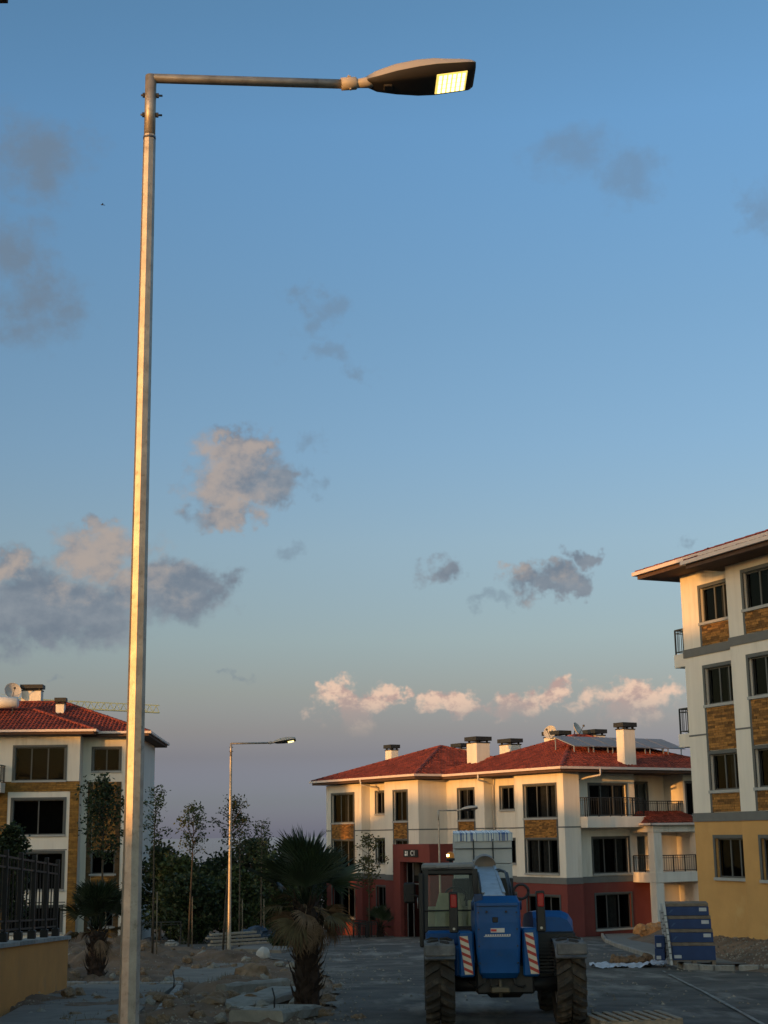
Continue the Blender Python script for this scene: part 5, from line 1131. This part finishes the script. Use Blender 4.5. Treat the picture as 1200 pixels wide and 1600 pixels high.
for k, (x, y, z0, z1) in enumerate(((-.60, -.46, 0, 1.58), (-.66, .1, .05, 1.55), (-.70, .45, .1, 1.35))):
    p = Rz @ Vector((x, y, 0)); t = thing('corner_board', ['near white corner board leaning on the blue cartons', 'middle white corner board leaning on the blue cartons', 'far white corner board leaning on the blue cartons'][k], 'board', (base.x + p.x, base.y + .1 + p.y, base.z + .13), radians(-9))
    q = MB(); T_ = Matrix.Rotation(radians(-4.5), 4, 'Y'); q.bevbox(-.02, .04, -.05, .05, z0, z1, .004, T_); q.build('board', POSTW, t); [MB().box(-.024, .044, -.054, .054, z0 + .12 + j * .16, z0 + .15 + j * .16, T_).build('strap_band', mat('board_grey', (.16, .165, .17), .8), t) for j in range(int((z1 - z0) / .16) - 1)]
p = Rz @ Vector((-.86, .15, 0))
for i in range(2):
    t = thing('carton', ['small lower blue carton left of the stack', 'small upper blue carton left of the stack'][i], 'carton', (base.x + p.x, base.y + .1 + p.y, base.z + .13 + .32 * i + .08), radians(-14 + 5 * i), 'blue cartons by the pavement')
    q = MB(); q.bevbox(-.13, .13, -.2, .2, 0, .31, .008); bo = q.build('box', CARB, t); q = MB(); q.box(-.09, .03, -.206, -.2005, .03, .12); q.build('label_sticker', LABW, bo)
def blob(name, label, cat, loc, sx_, sy_, sz_, m, seed, rough=.25, fr=2.0, group=None, rz=0.0, sub=3, flat=.35):
    """lumpy closed solid (stone, sack, bag) resting on the ground"""
    import bmesh
    bm = bmesh.new(); bmesh.ops.create_icosphere(bm, subdivisions=sub, radius=1); o3 = Vector((seed * 3.1, seed * 1.7, seed * .9))
    for v in bm.verts:
        d = v.co.copy(); k = 1 + rough * noise.fractal(d * fr + o3, 1.0, 2.0, 3) + rough * .5 * noise.cell(d * 1.8 + o3) * .6; v.co = d * k; v.co.z = max(v.co.z, -flat); v.co = Vector((v.co.x * sx_, v.co.y * sy_, (v.co.z + flat) * sz_))
    me = bpy.data.meshes.new(name); bm.to_mesh(me); bm.free(); me.materials.append(m)
    o = link(name, me); o.location = loc; o.rotation_euler = (0, 0, rz); return tag(o, label, cat, group) if label else o
b = G(1121, 1488); blob('rubbish_bag', 'black bag beside the blue cartons', 'bag', (b.x + .0, b.y + .3, b.z + .2), .28, .3, .42, mat('black_bag', (.01, .01, .011), .35, var=.3), 5, .2)
ORS = mat('orange_sack', (.42, .20, .075), .85, var=.3, scale=5, bump=.3)
for i, (px, py, s_) in enumerate(((1003, 1456, .34), (1014, 1459, .36), (1026, 1460, .40), (1036, 1459, .36), (1021, 1453, .3), (1033, 1452, .3))):
    b = at(px, py, 66); blob('sack', ['leftmost orange sack of the heap by the portico', 'second orange sack from the left in the heap', 'middle orange sack of the heap', 'rightmost orange sack of the heap beside the cartons', 'orange sack at the back of the heap, left', 'orange sack on top of the heap, right'][i], 'sack', (b.x, b.y + (.5 if i > 3 else 0), max(b.z - .1, gz(0, 66) + .1)), s_ * 1.1, s_, s_ * .95, ORS, 20 + i, .25, 2.5, 'orange sacks in a heap')
# crumpled white sheet with debris
b = G(985, 1512); t = thing('plastic_sheet', 'crumpled white plastic sheet with earth on it lying on the road', 'sheet', (b.x, b.y, b.z + .03), radians(4))
q = MB(); nx, ny = 44, 16; vs_ = []
for j in range(ny + 1):
    for i in range(nx + 1):
        u, v_ = i / nx, j / ny; x = (u - .5) * 2.1 + .1 * fbm(u * 3, v_ * 3, 1); y = (v_ - .5) * 1.1 * (.25 + .75 * sin(pi * min(1, u * .75 + .25)) ** .5) + .08 * fbm(u * 4 + 7, v_ * 2, 1); vs_.append((x, y, .06 + .07 * fbm(u * 6, v_ * 4, 1.3) + .06 * fbm(u * 14, v_ * 10, 1) + .10 * max(0, u - .55)))
q.add(vs_, [(j * (nx + 1) + i, j * (nx + 1) + i + 1, (j + 1) * (nx + 1) + i + 1, (j + 1) * (nx + 1) + i) for j in range(ny) for i in range(nx)], True); q.build('sheet', mat('white_film', (.46, .48, .54), .4, var=.1), t)
DEB = mat('brown_debris', (.17, .10, .055), .95, var=.5, scale=8, bump=.5)
for i in range(7): o = blob('clod', None, None, (-.35 + .16 * i, .36 + rnd.uniform(-.1, .12), .07), rnd.uniform(.12, .22), rnd.uniform(.1, .18), rnd.uniform(.10, .18), DEB, 40 + i, .4, 2.2, sub=2); o.parent = t
# wooden pallet on the road at the bottom edge
b = G(980, 1601); t = thing('wooden_pallet', 'weathered wooden pallet on the road at the bottom edge', 'pallet', (b.x + .02, b.y - .25, b.z + .02), radians(9))
PW = mat('weathered_pallet', (.26, .215, .16), .9, var=.3, scale=9, bump=.3, bscale=60)
bd = MB(); bd.bevbox(-.045, .045, -.5, .5, 0, .022, .004); bme = bd.mesh('board', PW)
for k in range(8): o = link('board', bme, t); o.location = (-.55 + k * 1.1 / 7, 0, .12 + rnd.uniform(-.002, .002)); o.rotation_euler = (0, 0, rnd.uniform(-.01, .01))
sm_ = MB(); sm_.bevbox(-.6, .6, -.045, .045, 0, .12, .004); sme = sm_.mesh('stringer', PW)
for y in (-.45, 0, .45): o = link('stringer', sme, t); o.location = (0, y, -.002)

# ------------------------------------------------------------------ rubble, stones, building waste on the left
ROCK = mat('brown_rock', (.20, .135, .085), .95, var=.35, scale=5, bump=.7, bscale=12, dirt=((.25, .21, .165), 4, .55)); CONC = mat('broken_concrete', (.25, .235, .205), .95, var=.22, scale=4, bump=.5, bscale=20, dirt=((.18, .14, .10), 3, .54)); PALE = mat('pale_stone', (.32, .30, .27), .9, var=.15, scale=6, bump=.4)
def on(px, py, dz=0.0): b = G(px, py); b.z += earth_h(b.x, b.y) - .03 + dz; return b
for i, (px, py, a, c, lab, m) in enumerate(((357, 1553, .27, .20, 'big brown rock in front of the broken kerb beam', ROCK), (336, 1572, .20, .14, 'brown rock at the foot of the rubble heap', ROCK), (398, 1536, .42, .34, 'largest brown boulder behind the kerb beam', ROCK), (318, 1560, .17, .10, 'flat brown rock beside the left pavement', ROCK), (330, 1590, .22, .12, 'lower brown rock near the bottom edge', ROCK), (268, 1478, .34, .22, 'pale stone on the earth mound left', PALE), (388, 1470, .34, .26, 'pale block near the planks', PALE), (505, 1588, .16, .10, 'brown stone beside the big palm foot', ROCK), (560, 1592, .14, .08, 'small brown stone right of the big palm foot', ROCK), (385, 1505, .18, .12, 'grey stone before the white bag', CONC), (436, 1512, .16, .10, 'grey stone behind the big palm trunk', CONC))):
    b = on(px, py); blob('rock', lab, 'rock', b, a, a * rnd.uniform(.75, 1), c, m, 50 + i, .32, 1.7, 'rocks in the rubble', rnd.uniform(0, 3))
ST = 'loose stones among the rubble'; r = random.Random(12)
smesh = [blob('stone', None, None, (0, 0, -50), 1, .85, .8, m_, 80 + i, .35, 1.8, sub=2) for i, m_ in enumerate((ROCK, ROCK, ROCK, CONC))]
k = 0
while k < 230:
    y = r.uniform(20.8, 58) if r.random() < .75 else r.uniform(20.8, 30); x = r.uniform(-.255 * y, road_left(y) + .15)
    if noise.noise(Vector((x * .5, y * .35, 2))) < -.12 and r.random() < .8: continue
    s_ = r.choice((.035, .05, .06, .08, .11)) * (1 + y / 60); src = r.choice(smesh)
    o = src.copy() if k > 3 else smesh[k]
    if k > 3: scene.collection.objects.link(o)
    o.location = (x, y, gz(x, y) + earth_h(x, y) - .04); o.scale = (s_,) * 3; o.rotation_euler = (0, 0, r.uniform(0, 6)); tag(o, 'small loose stone scattered on the raw earth left of the road', 'stone', ST); k += 1
q = MB()                                                    # gravel
for _ in range(9000):
    y = 20 + 40 * r.random() ** 1.6; x = r.uniform(-.26 * y, road_left(y) + .9 * r.random() ** 3); s_ = r.uniform(.012, .038); z = (gz(x, y) + earth_h(x, y) - .03) if x < road_left(y) else gz(x, y) + .02
    c = Vector((x, y, z)); p = [c + Vector((r.uniform(.6, 1.2) * s_ * cos(a), r.uniform(.6, 1.2) * s_ * sin(a), r.uniform(-.2, .2) * s_)) for a in (0, 2.1, 4.2)] + [c + Vector((0, 0, s_ * r.uniform(.6, 1.1)))]
    q.add(p, [(0, 1, 3), (1, 2, 3), (2, 0, 3)])
for _ in range(2200):
    y = 38 + 16 * r.random(); x = 9.2 + (y - 38) * .055 + r.random() * 5; s_ = r.uniform(.02, .06); z = gz(x, y) + earth_h(x, y) - .03; c = Vector((x, y, z))
    p = [c + Vector((r.uniform(.6, 1.2) * s_ * cos(a), r.uniform(.6, 1.2) * s_ * sin(a), 0)) for a in (0, 2.1, 4.2)] + [c + Vector((0, 0, s_))]; q.add(p, [(0, 1, 3), (1, 2, 3), (2, 0, 3)])
for _ in range(1500):                                       # grit and crumbs on the road
    y = 21 + 55 * r.random() ** 1.3; x = r.uniform(road_left(y), 9); s_ = r.uniform(.010, .035) * (1 + y / 50)
    if noise.noise(Vector((x * .35, y * .12, 8))) < .0: continue
    c = Vector((x, y, gz(x, y) + .02)); p = [c + Vector((r.uniform(.6, 1.2) * s_ * cos(a), r.uniform(.6, 1.2) * s_ * sin(a), 0)) for a in (0, 2.1, 4.2)] + [c + Vector((0, 0, s_ * .7))]; q.add(p, [(0, 1, 3), (1, 2, 3), (2, 0, 3)])
o = q.build('gravel', mat('gravel_mix', (.21, .18, .145), .95, var=.3, island=.5)); o['kind'] = 'stuff'; o['label'] = 'loose gravel over the raw earth'
# broken kerb beam and slabs
def beam(name, label, pa, pb, w, h, m, dz=.02, group=None):
    a, b = on(*pa), on(*pb); L = (b - a).length; t = thing(name, label, 'concrete', (a.x, a.y, a.z + dz), 0, group); d = (b - a).normalized(); q = MB(); M_ = d.to_track_quat('Y', 'Z').to_matrix().to_4x4(); n = 7; secs = []
    for i in range(n + 1):
        j = lambda: rnd.uniform(-.018, .018); y = L * i / n; secs.append([M_ @ Vector(p) for p in ((-w / 2 + j(), y, 0), (w / 2 + j(), y, 0), (w / 2 + j(), y + j() * 2, h * .8 + j()), (w / 2 - .04, y, h + j()), (-w / 2 + .04 + j(), y, h + j()), (-w / 2, y, h * .85 + j()))])
    loft(q, secs); q.build('block', m, t); return t
CG = 'broken concrete pieces'
beam('kerb_beam', 'long broken concrete kerb beam lying before the big palm', (345, 1562), (444, 1553), .26, .20, CONC, .02, CG); beam('concrete_slab', 'tilted concrete slab between the kerb beam and the palm', (352, 1582), (455, 1566), .75, .12, CONC, -.02, CG); beam('concrete_slab', 'large concrete slab at the foot of the big palm', (400, 1612), (466, 1586), .80, .16, CONC, .0, CG)
beam('kerb_beam', 'short kerb piece sunk in the earth at the bottom edge', (372, 1580), (408, 1604), .10, .10, PALE, .02, CG)
blob('white_bag', 'white filled bag on the earth before the planks', 'bag', on(411, 1503), .24, .22, .27, mat('white_sack', (.42, .41, .39), .8, var=.08, bump=.2), 33, .12, 1.5)
q_ = on(262, 1568); blob('paper_scrap', 'crumpled white paper beside the left pavement edge', 'paper', q_, .20, .16, .08, mat('white_paper', (.42, .42, .42), .8, var=.1), 34, .4, 2.6)
# plank pile
PLK = mat('grey_plank', (.25, .215, .17), .9, var=.25, scale=10, island=.2)
for k, (px0, px1, py, hh, lab) in enumerate(((326, 432, 1464, .0, 'lowest long plank of the pile near the far lamp'), (330, 418, 1462, .14, 'second plank from the bottom of the pile'), (322, 405, 1462, .28, 'third plank from the bottom of the pile'), (328, 398, 1462, .42, 'topmost plank of the pile near the far lamp'))):
    a, b = at(px0, py, 66), at(px1, py, 67.5); g = gz(0, 66) + .12 + hh; t = thing('plank', lab, 'plank', (a.x, a.y + .1 * k, g), atan2(b.y - a.y, b.x - a.x), 'planks in a pile'); q = MB(); q.bevbox(0, (b - a).length, -.11, .11, 0, .09, .006); q.build('board', PLK, t)
for i, (px, py, s_) in enumerate(((388, 1462, .45), (402, 1458, .5), (418, 1461, .45))): blob('tarpaulin_bundle', ['left dark blue tarpaulin bundle by the planks', 'middle dark blue tarpaulin bundle by the planks', 'right dark blue tarpaulin bundle by the planks'][i], 'bundle', at(px, py + 8, 70), s_ * 1.2, s_, s_ * .8, mat('blue_tarp', (.02, .035, .06), .5, var=.4, scale=3), 70 + i, .35, 2.0, 'tarpaulin bundles')
# bent reinforcing bars and stakes
for i, (px, py, hh, lab) in enumerate(((271, 1552, .45, 'thin bent steel rod sticking out beside the pavement slab'), (428, 1600, .35, 'short steel rod before the concrete slab'), (332, 1542, .2, 'short steel pin on the second pavement slab'))):
    b = on(px, py); q = MB(); q.tube([(0, 0, -.1), (.01, 0, hh * .6), (-.03, .02, hh)], .012, 6); o = q.build('steel_rod', BLKP); o.location = b; tag(o, lab, 'rod', 'steel rods')
# far low railing left
b = at(228, 1452, 72); t = thing('garden_railing', 'low pale railing among the dark trees behind the near lamp', 'railing', (b.x, 72, gz(0, 72) + .1), 0); railing(t, [(-1.2, 0), (1.6, .6)], 0, 1.0, .45)
# bird
b = at(160, 320, 120); t = thing('bird', 'tiny dark bird high in the left sky', 'bird', b, .4); q = MB(); q.tube([(-.16, 0, 0), (-.05, 0, .01), (.08, 0, .01), (.15, 0, .0), (.24, 0, 0)], [.012, .045, .04, .02, .03], 8); q.build('body', BLKP, t)
for s_ in (-1, 1): q = MB(); q.add([(.05, 0, .02), (-.06, 0, .02), (-.04, s_ * .16, .08), (.05, s_ * .15, .08), (-.06, s_ * .30, .04)], [(0, 1, 2, 3), (3, 2, 4)]); q.build('wing', BLKP, t)
